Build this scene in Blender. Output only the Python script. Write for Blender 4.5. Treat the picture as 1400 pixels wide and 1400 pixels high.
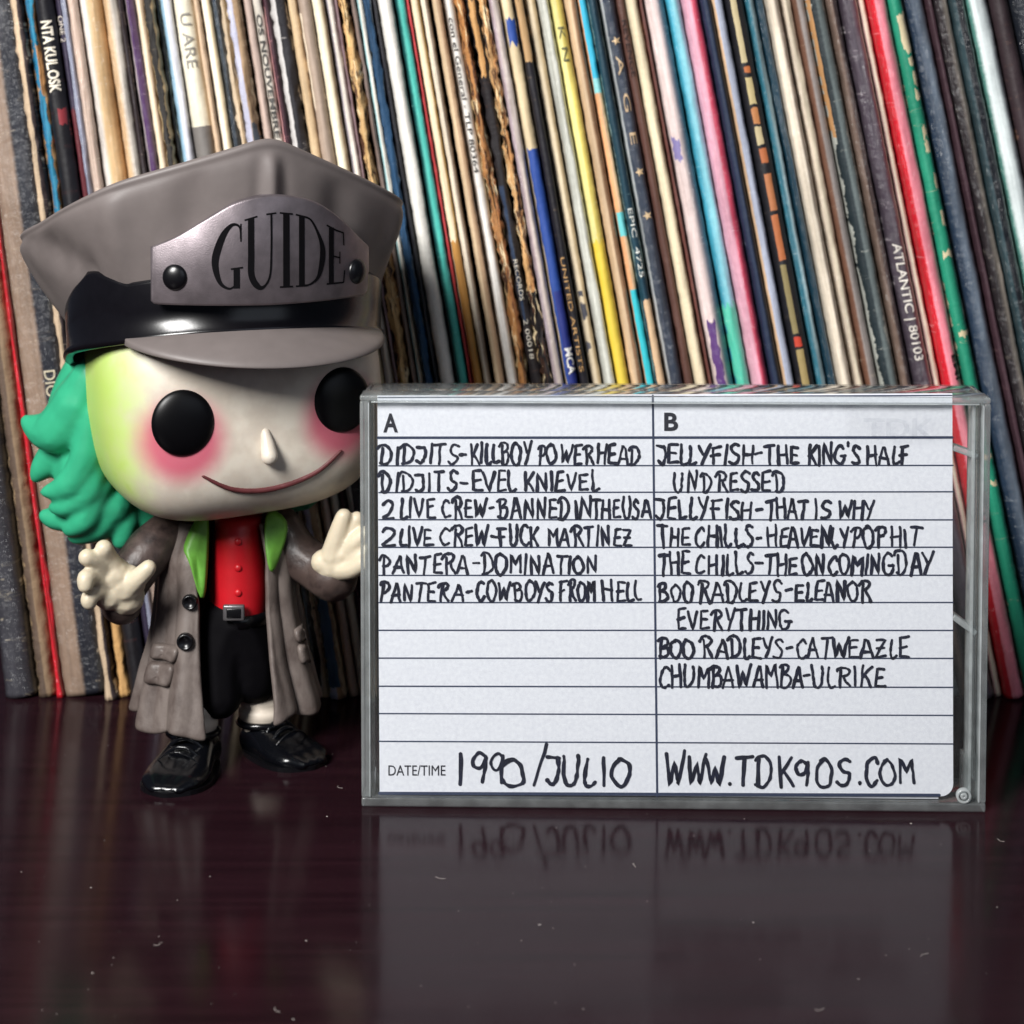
import bpy, bmesh, math, random
from mathutils import Vector, Matrix, noise
R = math.radians
random.seed(11)
sc = bpy.context.scene
for o in list(bpy.data.objects): bpy.data.objects.remove(o)
sc.unit_settings.system = 'METRIC'
sc.unit_settings.scale_length = 0.01            # one unit is one centimetre

# ------------------------------------------------------------------ camera
CAM = Vector((0, -38, 13.36)); PITCH = R(3.5); FPX = 3000.0; YC = 72 + FPX*math.tan(PITCH)
cd = bpy.data.cameras.new('camera'); cam = bpy.data.objects.new('camera', cd); sc.collection.objects.link(cam)
cam.location = CAM; cam.rotation_euler = (math.pi/2 - PITCH, 0, 0)
cd.sensor_width = 36; cd.lens = FPX/1400*36; cd.shift_y = -(700-YC)/1400
cd.clip_start = 0.5; cd.clip_end = 2000
cd.dof.use_dof = True; cd.dof.focus_distance = 38.3; cd.dof.aperture_fstop = 0.32
sc.camera = cam
# ------------------------------------------------------------------ world and lamps
w = bpy.data.worlds.new('World'); sc.world = w; w.use_nodes = True
bg = w.node_tree.nodes['Background']; bg.inputs[0].default_value = (0.62, 0.72, 1.0, 1); bg.inputs[1].default_value = 0.055
def area(name, loc, target, sx, sy, power, col):
    l = bpy.data.lights.new(name, 'AREA'); l.shape = 'RECTANGLE'; l.size = sx; l.size_y = sy; l.energy = power; l.color = col
    o = bpy.data.objects.new(name, l); sc.collection.objects.link(o); o.location = loc
    o.rotation_euler = (Vector(target)-Vector(loc)).to_track_quat('-Z', 'Y').to_euler(); return o
area('window_light', (-36, -54, 50), (0, 4, 7), 24, 30, 118000, (1.0, 0.985, 0.96))
area('fill_light', (45, -70, 40), (3, 2, 4), 60, 50, 6500, (0.80, 0.88, 1.0))  # added fill from the front right, without a visible source
sc.view_settings.view_transform = 'Standard'; sc.view_settings.look = 'None'
sc.view_settings.exposure = 0.0; sc.view_settings.gamma = 1.0
sc.cycles.max_bounces = 12; sc.cycles.transparent_max_bounces = 24; sc.cycles.transmission_bounces = 12
sc.cycles.caustics_refractive = False; sc.cycles.caustics_reflective = False

# ------------------------------------------------------------------ helpers
def ray(px, py):
    a = (px-700)/FPX; b = (YC-py)/FPX
    return Vector((a, math.cos(PITCH)+b*math.sin(PITCH), -math.sin(PITCH)+b*math.cos(PITCH)))
def W(px, py, Y):
    d = ray(px, py); return CAM + d*((Y-CAM.y)/d.y)
def hexc(h):
    h = h.lstrip('#'); v = [int(h[i:i+2], 16)/255 for i in (0, 2, 4)]
    return tuple(c/12.92 if c <= .04045 else ((c+.055)/1.055)**2.4 for c in v) + (1,)
def link(name, data, parent=None):
    o = bpy.data.objects.new(name, data); sc.collection.objects.link(o)
    if parent: o.parent = parent
    return o
def mk(name, V, F, mat, parent=None, smooth=True, uv=None):
    me = bpy.data.meshes.new(name); me.from_pydata([tuple(v) for v in V], [], F); me.update()
    if uv:
        L = me.uv_layers.new(name='UVMap')
        for p in me.polygons:
            for li in p.loop_indices: L.data[li].uv = uv[me.loops[li].vertex_index]
    if mat: me.materials.append(mat)
    if smooth:
        for p in me.polygons: p.use_smooth = True
    return link(name, me, parent)
def from_bm(name, bm, mat, parent=None, smooth=True):
    bmesh.ops.recalc_face_normals(bm, faces=bm.faces)
    me = bpy.data.meshes.new(name); bm.to_mesh(me); bm.free()
    if mat: me.materials.append(mat)
    if smooth:
        for p in me.polygons: p.use_smooth = True
    return link(name, me, parent)
def thing(name, label, cat, loc=(0,0,0), rz=0, group=None):
    o = link(name, None); o.location = loc; o.rotation_euler = (0,0,rz); tag(o, label, cat, group); o.empty_display_size = .3; return o
def tag(o, label=None, cat=None, group=None, kind=None):
    if label: o['label'] = label
    if cat: o['category'] = cat
    if group: o['group'] = group
    if kind: o['kind'] = kind
def bake(o):
    dg = bpy.context.evaluated_depsgraph_get(); dg.update()
    me = bpy.data.meshes.new_from_object(o.evaluated_get(dg)); o.modifiers.clear(); o.data = me; return o
def box(bm, x0, x1, y0, y1, z0, z1, bev=0, seg=2):
    vs = [bm.verts.new(p) for p in [(x0,y0,z0),(x1,y0,z0),(x1,y1,z0),(x0,y1,z0),(x0,y0,z1),(x1,y0,z1),(x1,y1,z1),(x0,y1,z1)]]
    fs = [bm.faces.new([vs[i] for i in f]) for f in [(0,3,2,1),(4,5,6,7),(0,1,5,4),(1,2,6,5),(2,3,7,6),(3,0,4,7)]]
    if bev:
        es = list({e for f in fs for e in f.edges})
        bmesh.ops.bevel(bm, geom=es, offset=bev, segments=seg, affect='EDGES', profile=.6)
def lerp(a, b, t): return a+(b-a)*t
def interp(tab, x):
    if x <= tab[0][0]: return tab[0][1]
    for (a, u), (b, v) in zip(tab, tab[1:]):
        if x <= b: return u+(v-u)*(x-a)/(b-a)
    return tab[-1][1]
def catmull(P, n=8, closed=False):
    out = []; m = len(P); P = [Vector(p) for p in P]
    rng = range(m) if closed else range(m-1)
    for i in rng:
        if closed: p0, p1, p2, p3 = P[i-1], P[i], P[(i+1) % m], P[(i+2) % m]
        else: p0, p1, p2, p3 = P[max(i-1,0)], P[i], P[i+1], P[min(i+2,m-1)]
        for k in range(n):
            t = k/n
            out.append(0.5*((2*p1)+(p2-p0)*t+(2*p0-5*p1+4*p2-p3)*t*t+(3*p1-p0-3*p2+p3)*t**3))
    if not closed: out.append(P[-1])
    return out
def chain(pts, radii, step=.2):
    """spheres along a smooth chain: [(x,y,z,r)]"""
    P = catmull([tuple(p) for p in pts], 24); n = len(P); out = []; last = None
    for i, p in enumerate(P):
        t = i/(n-1)*(len(radii)-1); k = min(int(t), len(radii)-2); r = lerp(radii[k], radii[k+1], t-k)
        if last is None or (p-last).length > r*step or i == n-1:
            out.append((p.x, p.y, p.z, r)); last = p
    return out
def blob(name, sph, mat, parent, voxel=.05, smooth=4, post=None):
    smooth = smooth*2
    bm = bmesh.new()
    for s in sph:
        x, y, z, r = s[:4]; sc3 = s[4] if len(s) > 4 else (1,1,1)
        bmesh.ops.create_icosphere(bm, subdivisions=2, radius=r, matrix=Matrix.Translation((x,y,z)) @ Matrix.Diagonal((*sc3, 1)))
    o = from_bm(name, bm, mat, parent)
    m = o.modifiers.new('r', 'REMESH'); m.mode = 'VOXEL'; m.voxel_size = voxel; m.use_smooth_shade = True
    if smooth:
        s = o.modifiers.new('s', 'SMOOTH'); s.factor = .5; s.iterations = smooth
    bake(o)
    if post:
        for v in o.data.vertices: v.co = post(v.co)
    for p in o.data.polygons: p.use_smooth = True
    if not o.data.materials: o.data.materials.append(mat)
    return o
def loft(rings, closed_ring=True, cap0=False, cap1=False):
    n = len(rings[0]); V = [p for r in rings for p in r]; F = []
    for i in range(len(rings)-1):
        for j in range(n if closed_ring else n-1):
            k = (j+1) % n; F.append((i*n+j, i*n+k, (i+1)*n+k, (i+1)*n+j))
    if cap0: F.append(tuple(range(n-1, -1, -1)))
    if cap1: b = (len(rings)-1)*n; F.append(tuple(range(b, b+n)))
    return V, F

# ------------------------------------------------------------------ materials
def new_mat(name):
    m = bpy.data.materials.new(name); m.use_nodes = True; return m, m.node_tree.nodes, m.node_tree.links
def P(n): return n['Principled BSDF']
def mat_basic(name, col, rough=.5, mottle=.12, scale=6, bump=.0, bscale=40, spec=.5, metal=0, coat=0, sss=0):
    m, N, L = new_mat(name); p = P(N)
    tc = N.new('ShaderNodeTexCoord'); nz = N.new('ShaderNodeTexNoise'); nz.inputs['Scale'].default_value = scale; nz.inputs['Detail'].default_value = 4
    L.new(tc.outputs['Object'], nz.inputs['Vector'])
    mr = N.new('ShaderNodeMapRange'); mr.inputs[1].default_value = .3; mr.inputs[2].default_value = .7
    mr.inputs[3].default_value = 1-mottle; mr.inputs[4].default_value = 1+mottle; L.new(nz.outputs[0], mr.inputs[0])
    mx = N.new('ShaderNodeMix'); mx.data_type = 'RGBA'; mx.blend_type = 'MULTIPLY'; mx.inputs[0].default_value = 1
    mx.inputs[6].default_value = hexc(col) if isinstance(col, str) else (*col, 1)
    L.new(mr.outputs[0], mx.inputs[7]); L.new(mx.outputs[2], p.inputs['Base Color'])
    p.inputs['Roughness'].default_value = rough; p.inputs['Specular IOR Level'].default_value = spec; p.inputs['Metallic'].default_value = metal
    p.inputs['Coat Weight'].default_value = coat; p.inputs['Coat Roughness'].default_value = .12
    if sss: p.inputs['Subsurface Weight'].default_value = sss; p.inputs['Subsurface Radius'].default_value = (.25,.15,.1); p.inputs['Subsurface Scale'].default_value = .4
    if bump:
        n2 = N.new('ShaderNodeTexNoise'); n2.inputs['Scale'].default_value = bscale; n2.inputs['Detail'].default_value = 3; L.new(tc.outputs['Object'], n2.inputs['Vector'])
        b = N.new('ShaderNodeBump'); b.inputs['Strength'].default_value = bump; b.inputs['Distance'].default_value = .02
        L.new(n2.outputs[0], b.inputs['Height']); L.new(b.outputs[0], p.inputs['Normal'])
    return m
M = {}
M['cap'] = mat_basic('grey_vinyl_cap', '#6e6664', .5, .06, 3, .10, 60)
M['band'] = mat_basic('black_gloss_vinyl', '#0d0c10', .22, .1, 5, .02, 20)
M['badge'] = mat_basic('silver_paint', '#857c80', .40, .22, 3, .2, 55, metal=.75)
M['ink'] = mat_basic('badge_ink', '#08070a', .7, .2, 20, spec=.1)
M['black'] = mat_basic('black_paint', '#0b0b0e', .28, .1, 6, .03, 30)
M['eye'] = mat_basic('eye_gloss', '#060608', .34, .05, spec=.25)
M['hair'] = mat_basic('green_vinyl', '#33a078', .34, .10, 2, .03, 30)
M['coat'] = mat_basic('grey_brown_vinyl', '#6e635e', .5, .28, 1.3, .14, 40)
M['sleeve'] = mat_basic('dark_brown_vinyl', '#3a2f2d', .36, .2, 4, .1, 40)
M['red'] = mat_basic('red_paint', '#b3121d', .42, .08, 3, .05, 40)
M['green'] = mat_basic('lime_paint', '#5f9a36', .5, .15, 4, .08, 50)
M['hand'] = mat_basic('cream_vinyl', '#cbbfa8', .42, .06, 3, .03, 40, sss=.15)
M['sock'] = mat_basic('sock_paint', '#cfc4b6', .5, .1, 4, .05, 50)
def mat_wash(name, c1, c2, rough, sx=(1.3, 1.3, .75), bump=.22):
    m, N, L = new_mat(name); p = P(N)
    tc = N.new('ShaderNodeTexCoord'); mp = N.new('ShaderNodeMapping'); mp.inputs['Scale'].default_value = sx; L.new(tc.outputs['Object'], mp.inputs[0])
    nz = N.new('ShaderNodeTexNoise'); nz.inputs['Scale'].default_value = 1.6; nz.inputs['Detail'].default_value = 5; nz.inputs['Roughness'].default_value = .6; nz.inputs['Distortion'].default_value = .15; L.new(mp.outputs[0], nz.inputs['Vector'])
    cr = N.new('ShaderNodeValToRGB'); cr.color_ramp.elements[0].position = .30; cr.color_ramp.elements[0].color = hexc(c2); cr.color_ramp.elements[1].position = .56; cr.color_ramp.elements[1].color = hexc(c1)
    L.new(nz.outputs[0], cr.inputs[0]); L.new(cr.outputs[0], p.inputs['Base Color']); p.inputs['Roughness'].default_value = rough
    n2 = N.new('ShaderNodeTexNoise'); n2.inputs['Scale'].default_value = 45; n2.inputs['Detail'].default_value = 3; L.new(tc.outputs['Object'], n2.inputs['Vector'])
    ad = N.new('ShaderNodeMath'); ad.operation = 'MULTIPLY_ADD'; ad.inputs[1].default_value = .12; L.new(n2.outputs[0], ad.inputs[0]); L.new(nz.outputs[0], ad.inputs[2])
    b = N.new('ShaderNodeBump'); b.inputs['Strength'].default_value = bump; b.inputs['Distance'].default_value = .12; L.new(ad.outputs[0], b.inputs['Height']); L.new(b.outputs[0], p.inputs['Normal'])
    return m
M['coat'] = mat_wash('weathered_coat_paint', '#6f6560', '#4a3f3b', .5)
M['sleeve'] = mat_wash('weathered_sleeve_paint', '#4a3d39', '#1c1516', .42, (1.4, 1.4, 1.4))
M['cloth'] = mat_basic('black_cloth_paint', '#060508', .75, .1, 5, .05, 50, spec=.08)
M['shoe'] = mat_basic('black_shoe_gloss', '#08090d', .2, .1, 8, .10, 45)
M['buckle'] = mat_basic('pewter_paint', '#6d6a6c', .35, .1, 8, .05, 50, metal=.6)
M['lip'] = mat_basic('mouth_paint', '#5b2a2c', .5, .1)
M['print'] = mat_basic('print_ink', '#1c1d2a', .6, .05)
M['rule'] = mat_basic('rule_ink', '#2b3550', .6, .05)
M['pen'] = mat_basic('pen_ink', '#14182c', .45, .35, 5)
M['rug'] = mat_basic('dark_wood', '#1a0f10', .4, .1)

def mat_head():
    m, N, L = new_mat('painted_vinyl_face'); p = P(N)
    tc = N.new('ShaderNodeTexCoord'); sep = N.new('ShaderNodeSeparateXYZ')
    at = N.new('ShaderNodeAttribute'); at.attribute_name = 'face'; L.new(at.outputs['Vector'], sep.inputs[0])
    nz = N.new('ShaderNodeTexNoise'); nz.inputs['Scale'].default_value = 2.2; nz.inputs['Detail'].default_value = 3; L.new(tc.outputs['Object'], nz.inputs['Vector'])
    def mixc(f, a, b):
        x = N.new('ShaderNodeMix'); x.data_type = 'RGBA'; L.new(f, x.inputs[0])
        if isinstance(a, tuple): x.inputs[6].default_value = a
        else: L.new(a, x.inputs[6])
        x.inputs[7].default_value = b; return x.outputs[2]
    def mrange(v, a, b, c=0, d=1):
        r = N.new('ShaderNodeMapRange'); r.interpolation_type = 'SMOOTHSTEP'; L.new(v, r.inputs[0])
        for i, q in enumerate((a,b,c,d)): r.inputs[i+1].default_value = q
        return r.outputs[0]
    base = mixc(mrange(nz.outputs[0], .35, .65), hexc('#d9d0c2'), hexc('#cbc0b2'))
    ad = N.new('ShaderNodeMath'); ad.operation = 'MULTIPLY_ADD'; L.new(nz.outputs[0], ad.inputs[0]); ad.inputs[1].default_value = .7; L.new(sep.outputs[0], ad.inputs[2])
    c = mixc(mrange(ad.outputs[0], -1.35, -2.35), base, hexc('#b4cf6a'))
    for ex, ez, s in ((-1.45, -.28, 1.0), (1.5, -.28, 1.0)):                  # rosy airbrushed cheeks
        cb = N.new('ShaderNodeCombineXYZ'); L.new(sep.outputs[0], cb.inputs[0]); L.new(sep.outputs[2], cb.inputs[1])
        d = N.new('ShaderNodeVectorMath'); d.operation = 'DISTANCE'; L.new(cb.outputs[0], d.inputs[0]); d.inputs[1].default_value = (ex, ez, 0)
        c = mixc(mrange(d.outputs['Value'], .45, .98, .9, 0), c, hexc('#c1506a'))
    L.new(c, p.inputs['Base Color']); p.inputs['Roughness'].default_value = .42
    p.inputs['Subsurface Weight'].default_value = .12; p.inputs['Subsurface Radius'].default_value = (.25,.15,.1); p.inputs['Subsurface Scale'].default_value = .3
    return m
M['head'] = mat_head()

def mat_table():
    m, N, L = new_mat('dark_lacquered_wood'); p = P(N)
    tc = N.new('ShaderNodeTexCoord'); mp = N.new('ShaderNodeMapping'); mp.inputs['Scale'].default_value = (.06, 1.3, 1); L.new(tc.outputs['Object'], mp.inputs[0])
    nz = N.new('ShaderNodeTexNoise'); nz.inputs['Scale'].default_value = 2.5; nz.inputs['Detail'].default_value = 8; L.new(mp.outputs[0], nz.inputs['Vector'])
    cr = N.new('ShaderNodeValToRGB'); cr.color_ramp.elements[0].position = .3; cr.color_ramp.elements[0].color = hexc('#1b0d12')
    cr.color_ramp.elements[1].position = .75; cr.color_ramp.elements[1].color = hexc('#27141a'); L.new(nz.outputs[0], cr.inputs[0]); L.new(cr.outputs[0], p.inputs['Base Color'])
    n2 = N.new('ShaderNodeTexNoise'); n2.inputs['Scale'].default_value = 1.2; n2.inputs['Detail'].default_value = 6; L.new(tc.outputs['Object'], n2.inputs['Vector'])
    mr = N.new('ShaderNodeMapRange'); mr.inputs[1].default_value = .3; mr.inputs[2].default_value = .7; mr.inputs[3].default_value = .12; mr.inputs[4].default_value = .18
    L.new(n2.outputs[0], mr.inputs[0]); L.new(mr.outputs[0], p.inputs['Roughness']); p.inputs['Specular IOR Level'].default_value = .12; p.inputs['IOR'].default_value = 1.31
    n3 = N.new('ShaderNodeTexNoise'); n3.inputs['Scale'].default_value = 9; n3.inputs['Detail'].default_value = 5; L.new(mp.outputs[0], n3.inputs['Vector'])
    b = N.new('ShaderNodeBump'); b.inputs['Strength'].default_value = .03; b.inputs['Distance'].default_value = .006; L.new(n3.outputs[0], b.inputs['Height']); L.new(b.outputs[0], p.inputs['Normal'])
    return m
M['table'] = mat_table()

def mat_paper():
    m, N, L = new_mat('card_paper'); p = P(N)
    tc = N.new('ShaderNodeTexCoord'); nz = N.new('ShaderNodeTexNoise'); nz.inputs['Scale'].default_value = 14; nz.inputs['Detail'].default_value = 6; L.new(tc.outputs['Object'], nz.inputs['Vector'])
    cr = N.new('ShaderNodeValToRGB'); cr.color_ramp.elements[0].position = .3; cr.color_ramp.elements[0].color = hexc('#dfe1ea'); cr.color_ramp.elements[1].position = .7; cr.color_ramp.elements[1].color = hexc('#eceef5')
    L.new(nz.outputs[0], cr.inputs[0]); L.new(cr.outputs[0], p.inputs['Base Color']); p.inputs['Roughness'].default_value = .75
    b = N.new('ShaderNodeBump'); b.inputs['Strength'].default_value = .25; b.inputs['Distance'].default_value = .01; L.new(nz.outputs[0], b.inputs['Height']); L.new(b.outputs[0], p.inputs['Normal'])
    return m
M['paper'] = mat_paper()

def mat_thin(name, tint, ref=1.0, haze=.0, rough=.03, hazecol=(.75,.78,.76,1)):
    """clear styrene: see-through with a fresnel sheen and a little milky scatter"""
    m, N, L = new_mat(name); N.remove(P(N)); out = N['Material Output']
    tr = N.new('ShaderNodeBsdfTransparent'); tr.inputs[0].default_value = (*tint, 1)
    gl = N.new('ShaderNodeBsdfGlossy'); gl.inputs['Roughness'].default_value = rough
    fr = N.new('ShaderNodeLayerWeight'); fr.inputs[0].default_value = .5
    pw = N.new('ShaderNodeMath'); pw.operation = 'POWER'; pw.inputs[1].default_value = 4.0; L.new(fr.outputs['Facing'], pw.inputs[0])
    mu = N.new('ShaderNodeMath'); mu.operation = 'MULTIPLY_ADD'; mu.use_clamp = True; mu.inputs[1].default_value = .9*ref; mu.inputs[2].default_value = .035*ref; L.new(pw.outputs[0], mu.inputs[0])
    tc = N.new('ShaderNodeTexCoord'); nz = N.new('ShaderNodeTexNoise'); nz.inputs['Scale'].default_value = 3; nz.inputs['Detail'].default_value = 5; L.new(tc.outputs['Object'], nz.inputs['Vector'])
    bp = N.new('ShaderNodeBump'); bp.inputs['Strength'].default_value = .1; bp.inputs['Distance'].default_value = .02; L.new(nz.outputs[0], bp.inputs['Height']); L.new(bp.outputs[0], gl.inputs['Normal'])
    mx = N.new('ShaderNodeMixShader'); L.new(mu.outputs[0], mx.inputs[0]); L.new(tr.outputs[0], mx.inputs[1]); L.new(gl.outputs[0], mx.inputs[2]); res = mx.outputs[0]
    if haze:
        df = N.new('ShaderNodeBsdfDiffuse'); df.inputs[0].default_value = hazecol; tl = N.new('ShaderNodeBsdfTranslucent'); tl.inputs[0].default_value = hazecol
        a = N.new('ShaderNodeMixShader'); a.inputs[0].default_value = .5; L.new(df.outputs[0], a.inputs[1]); L.new(tl.outputs[0], a.inputs[2])
        mr = N.new('ShaderNodeMapRange'); mr.inputs[1].default_value = .3; mr.inputs[2].default_value = .7; mr.inputs[3].default_value = haze*.7; mr.inputs[4].default_value = haze*1.3; L.new(nz.outputs[0], mr.inputs[0])
        b = N.new('ShaderNodeMixShader'); L.new(mr.outputs[0], b.inputs[0]); L.new(res, b.inputs[1]); L.new(a.outputs[0], b.inputs[2]); res = b.outputs[0]
    L.new(res, out.inputs[0]); return m
M['clear'] = mat_thin('clear_styrene', (.98,.985,.985), 1.0, .012)
M['edge'] = mat_thin('styrene_edge', (.90,.92,.92), 1.4, .10, .08, (.8,.84,.85,1))
M['rim'] = mat_thin('styrene_rim', (.93,.95,.95), 1.6, .20, .10, (.80,.84,.85,1))
M['bright'] = mat_thin('styrene_highlight', (.97,.98,.98), 2.0, .5, .10, (.88,.92,.93,1))  # extra milky white stands in for bright edge highlights
def mat_glass():
    m, N, L = new_mat('solid_styrene'); N.remove(P(N)); out = N['Material Output']
    g = N.new('ShaderNodeBsdfGlass'); g.inputs['Roughness'].default_value = .04; g.inputs['IOR'].default_value = 1.5; g.inputs[0].default_value = (.985,.995,.99,1)
    tr = N.new('ShaderNodeBsdfTransparent'); tr.inputs[0].default_value = (.93,.95,.94,1)
    df = N.new('ShaderNodeBsdfTranslucent'); df.inputs[0].default_value = (.82,.85,.85,1)
    d2 = N.new('ShaderNodeBsdfDiffuse'); d2.inputs[0].default_value = (.82,.85,.85,1)
    a = N.new('ShaderNodeMixShader'); a.inputs[0].default_value = .3; L.new(g.outputs[0], a.inputs[1]); L.new(tr.outputs[0], a.inputs[2])
    c = N.new('ShaderNodeMixShader'); c.inputs[0].default_value = .5; L.new(df.outputs[0], c.inputs[1]); L.new(d2.outputs[0], c.inputs[2])
    b = N.new('ShaderNodeMixShader'); b.inputs[0].default_value = .13; L.new(a.outputs[0], b.inputs[1]); L.new(c.outputs[0], b.inputs[2])
    L.new(b.outputs[0], out.inputs[0]); return m
M['solid'] = mat_glass()

# sleeve surface: one node group, one material per sleeve
def sleeve_group():
    g = bpy.data.node_groups.new('sleeve_surface', 'ShaderNodeTree'); I = g.interface
    def inp(n, t, d=None):
        s = I.new_socket(n, in_out='INPUT', socket_type=t)
        if d is not None: s.default_value = d
    inp('Color A','NodeSocketColor'); inp('Color B','NodeSocketColor'); inp('Split','NodeSocketFloat',2.0); inp('Soft','NodeSocketFloat',.05)
    inp('Wear','NodeSocketFloat',.2); inp('Wear Color','NodeSocketColor'); inp('Seed','NodeSocketFloat',0.0); inp('Streak','NodeSocketFloat',.2); inp('Thick','NodeSocketFloat',.3)
    I.new_socket('Color', in_out='OUTPUT', socket_type='NodeSocketColor'); I.new_socket('Height', in_out='OUTPUT', socket_type='NodeSocketFloat'); I.new_socket('Crinkle', in_out='OUTPUT', socket_type='NodeSocketFloat')
    N, L = g.nodes, g.links; gi = N.new('NodeGroupInput'); go = N.new('NodeGroupOutput')
    uv = N.new('ShaderNodeUVMap'); uv.uv_map = 'UVMap'; sep = N.new('ShaderNodeSeparateXYZ'); L.new(uv.outputs[0], sep.inputs[0])
    def math_(op, a, b=None, c=None):
        n = N.new('ShaderNodeMath'); n.operation = op
        for i, q in enumerate((a, b, c)):
            if q is None: continue
            if isinstance(q, (int, float)): n.inputs[i].default_value = q
            else: L.new(q, n.inputs[i])
        return n.outputs[0]
    def comb(x, y, z):
        n = N.new('ShaderNodeCombineXYZ')
        for i, q in enumerate((x, y, z)):
            if isinstance(q, (int, float)): n.inputs[i].default_value = q
            else: L.new(q, n.inputs[i])
        return n.outputs[0]
    def nz(vec, s, d=4, rough=.55):
        n = N.new('ShaderNodeTexNoise'); n.inputs['Scale'].default_value = s; n.inputs['Detail'].default_value = d; n.inputs['Roughness'].default_value = rough; L.new(vec, n.inputs['Vector']); return n.outputs[0]
    def mr(v, a, b, c=0., d=1., sm=True):
        n = N.new('ShaderNodeMapRange'); n.interpolation_type = 'SMOOTHSTEP' if sm else 'LINEAR'; L.new(v, n.inputs[0])
        for i, q in enumerate((a, b, c, d)):
            if isinstance(q, (int, float)): n.inputs[i+1].default_value = q
            else: L.new(q, n.inputs[i+1])
        return n.outputs[0]
    def mix(f, a, b, bt='MIX'):
        n = N.new('ShaderNodeMix'); n.data_type = 'RGBA'; n.blend_type = bt
        for i, q in ((0, f), (6, a), (7, b)):
            if isinstance(q, (int, float, tuple)): n.inputs[i].default_value = q
            else: L.new(q, n.inputs[i])
        return n.outputs[2]
    u, v = sep.outputs[0], sep.outputs[1]; seed = gi.outputs['Seed']; ut = math_('MULTIPLY', u, gi.outputs['Thick'])
    big = nz(comb(ut, math_('MULTIPLY', v, .6), seed), 2.2, 3)
    fine = nz(comb(ut, v, seed), 9, 6, .7)
    streak = nz(comb(math_('MULTIPLY', u, 5), math_('MULTIPLY', v, .10), seed), 1.6, 4)
    e = math_('MULTIPLY_ADD', math_('SUBTRACT', fine, .5), .10, u)
    s0 = math_('SUBTRACT', gi.outputs['Split'], gi.outputs['Soft']); s1 = math_('ADD', gi.outputs['Split'], gi.outputs['Soft'])
    c = mix(mr(e, s0, s1), gi.outputs['Color A'], gi.outputs['Color B'])
    k = math_('MULTIPLY', math_('SUBTRACT', streak, .5), math_('MULTIPLY', gi.outputs['Streak'], 4))
    k2 = math_('ADD', 1.0, math_('ADD', k, math_('MULTIPLY', math_('SUBTRACT', fine, .5), .35)))
    c = mix(1.0, c, comb(k2, k2, k2), 'MULTIPLY')
    ed = math_('POWER', math_('ABSOLUTE', math_('MULTIPLY_ADD', u, 2, -1)), 2.5)
    wv = math_('ADD', math_('MULTIPLY', ed, .28), math_('ADD', math_('MULTIPLY', big, .62), math_('MULTIPLY', fine, .38)))
    th = math_('SUBTRACT', .97, math_('MULTIPLY', gi.outputs['Wear'], .58))
    wf = mr(wv, th, math_('ADD', th, .04))
    c = mix(wf, c, gi.outputs['Wear Color'])
    grime = mr(nz(comb(math_('MULTIPLY', u, .8), math_('MULTIPLY', v, .22), math_('ADD', seed, 5.0)), 1.7, 5, .6), .32, .68, .80, 1.12)
    c = mix(1.0, c, comb(grime, grime, grime), 'MULTIPLY')
    edge_dark = mr(math_('ABSOLUTE', math_('MULTIPLY_ADD', u, 2, -1)), .65, 1.0, 1.0, .82)  # colour darkens smoothly towards both sides of the spine
    c = mix(1.0, c, comb(edge_dark, edge_dark, edge_dark), 'MULTIPLY')
    speck = nz(comb(math_('MULTIPLY', ut, 1.6), v, math_('ADD', seed, 9.0)), 22, 3, .6)
    sf = mr(math_('MULTIPLY_ADD', gi.outputs['Wear'], .12, speck), .755, .79, 0., .45)
    c = mix(sf, c, gi.outputs['Wear Color'])
    crease = nz(comb(math_('MULTIPLY', ut, .8), math_('MULTIPLY', v, 4.0), math_('ADD', seed, 3.0)), 1.5, 2, .5)
    cf = mr(math_('ABSOLUTE', math_('SUBTRACT', crease, .34)), .0, .006, .55, 0.)
    c = mix(cf, c, gi.outputs['Wear Color'])
    crk = math_('ADD', nz(comb(math_('MULTIPLY', ut, 3.2), math_('MULTIPLY', v, .55), seed), 2.2, 4, .6), math_('MULTIPLY', nz(comb(math_('MULTIPLY', ut, 1.6), math_('MULTIPLY', v, 1.6), math_('ADD', seed, 2.0)), 3.5, 4, .6), .6))
    L.new(c, go.inputs['Color']); L.new(math_('ADD', fine, math_('MULTIPLY', wf, -.4)), go.inputs['Height']); L.new(crk, go.inputs['Crinkle'])
    return g
SG = sleeve_group()
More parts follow.
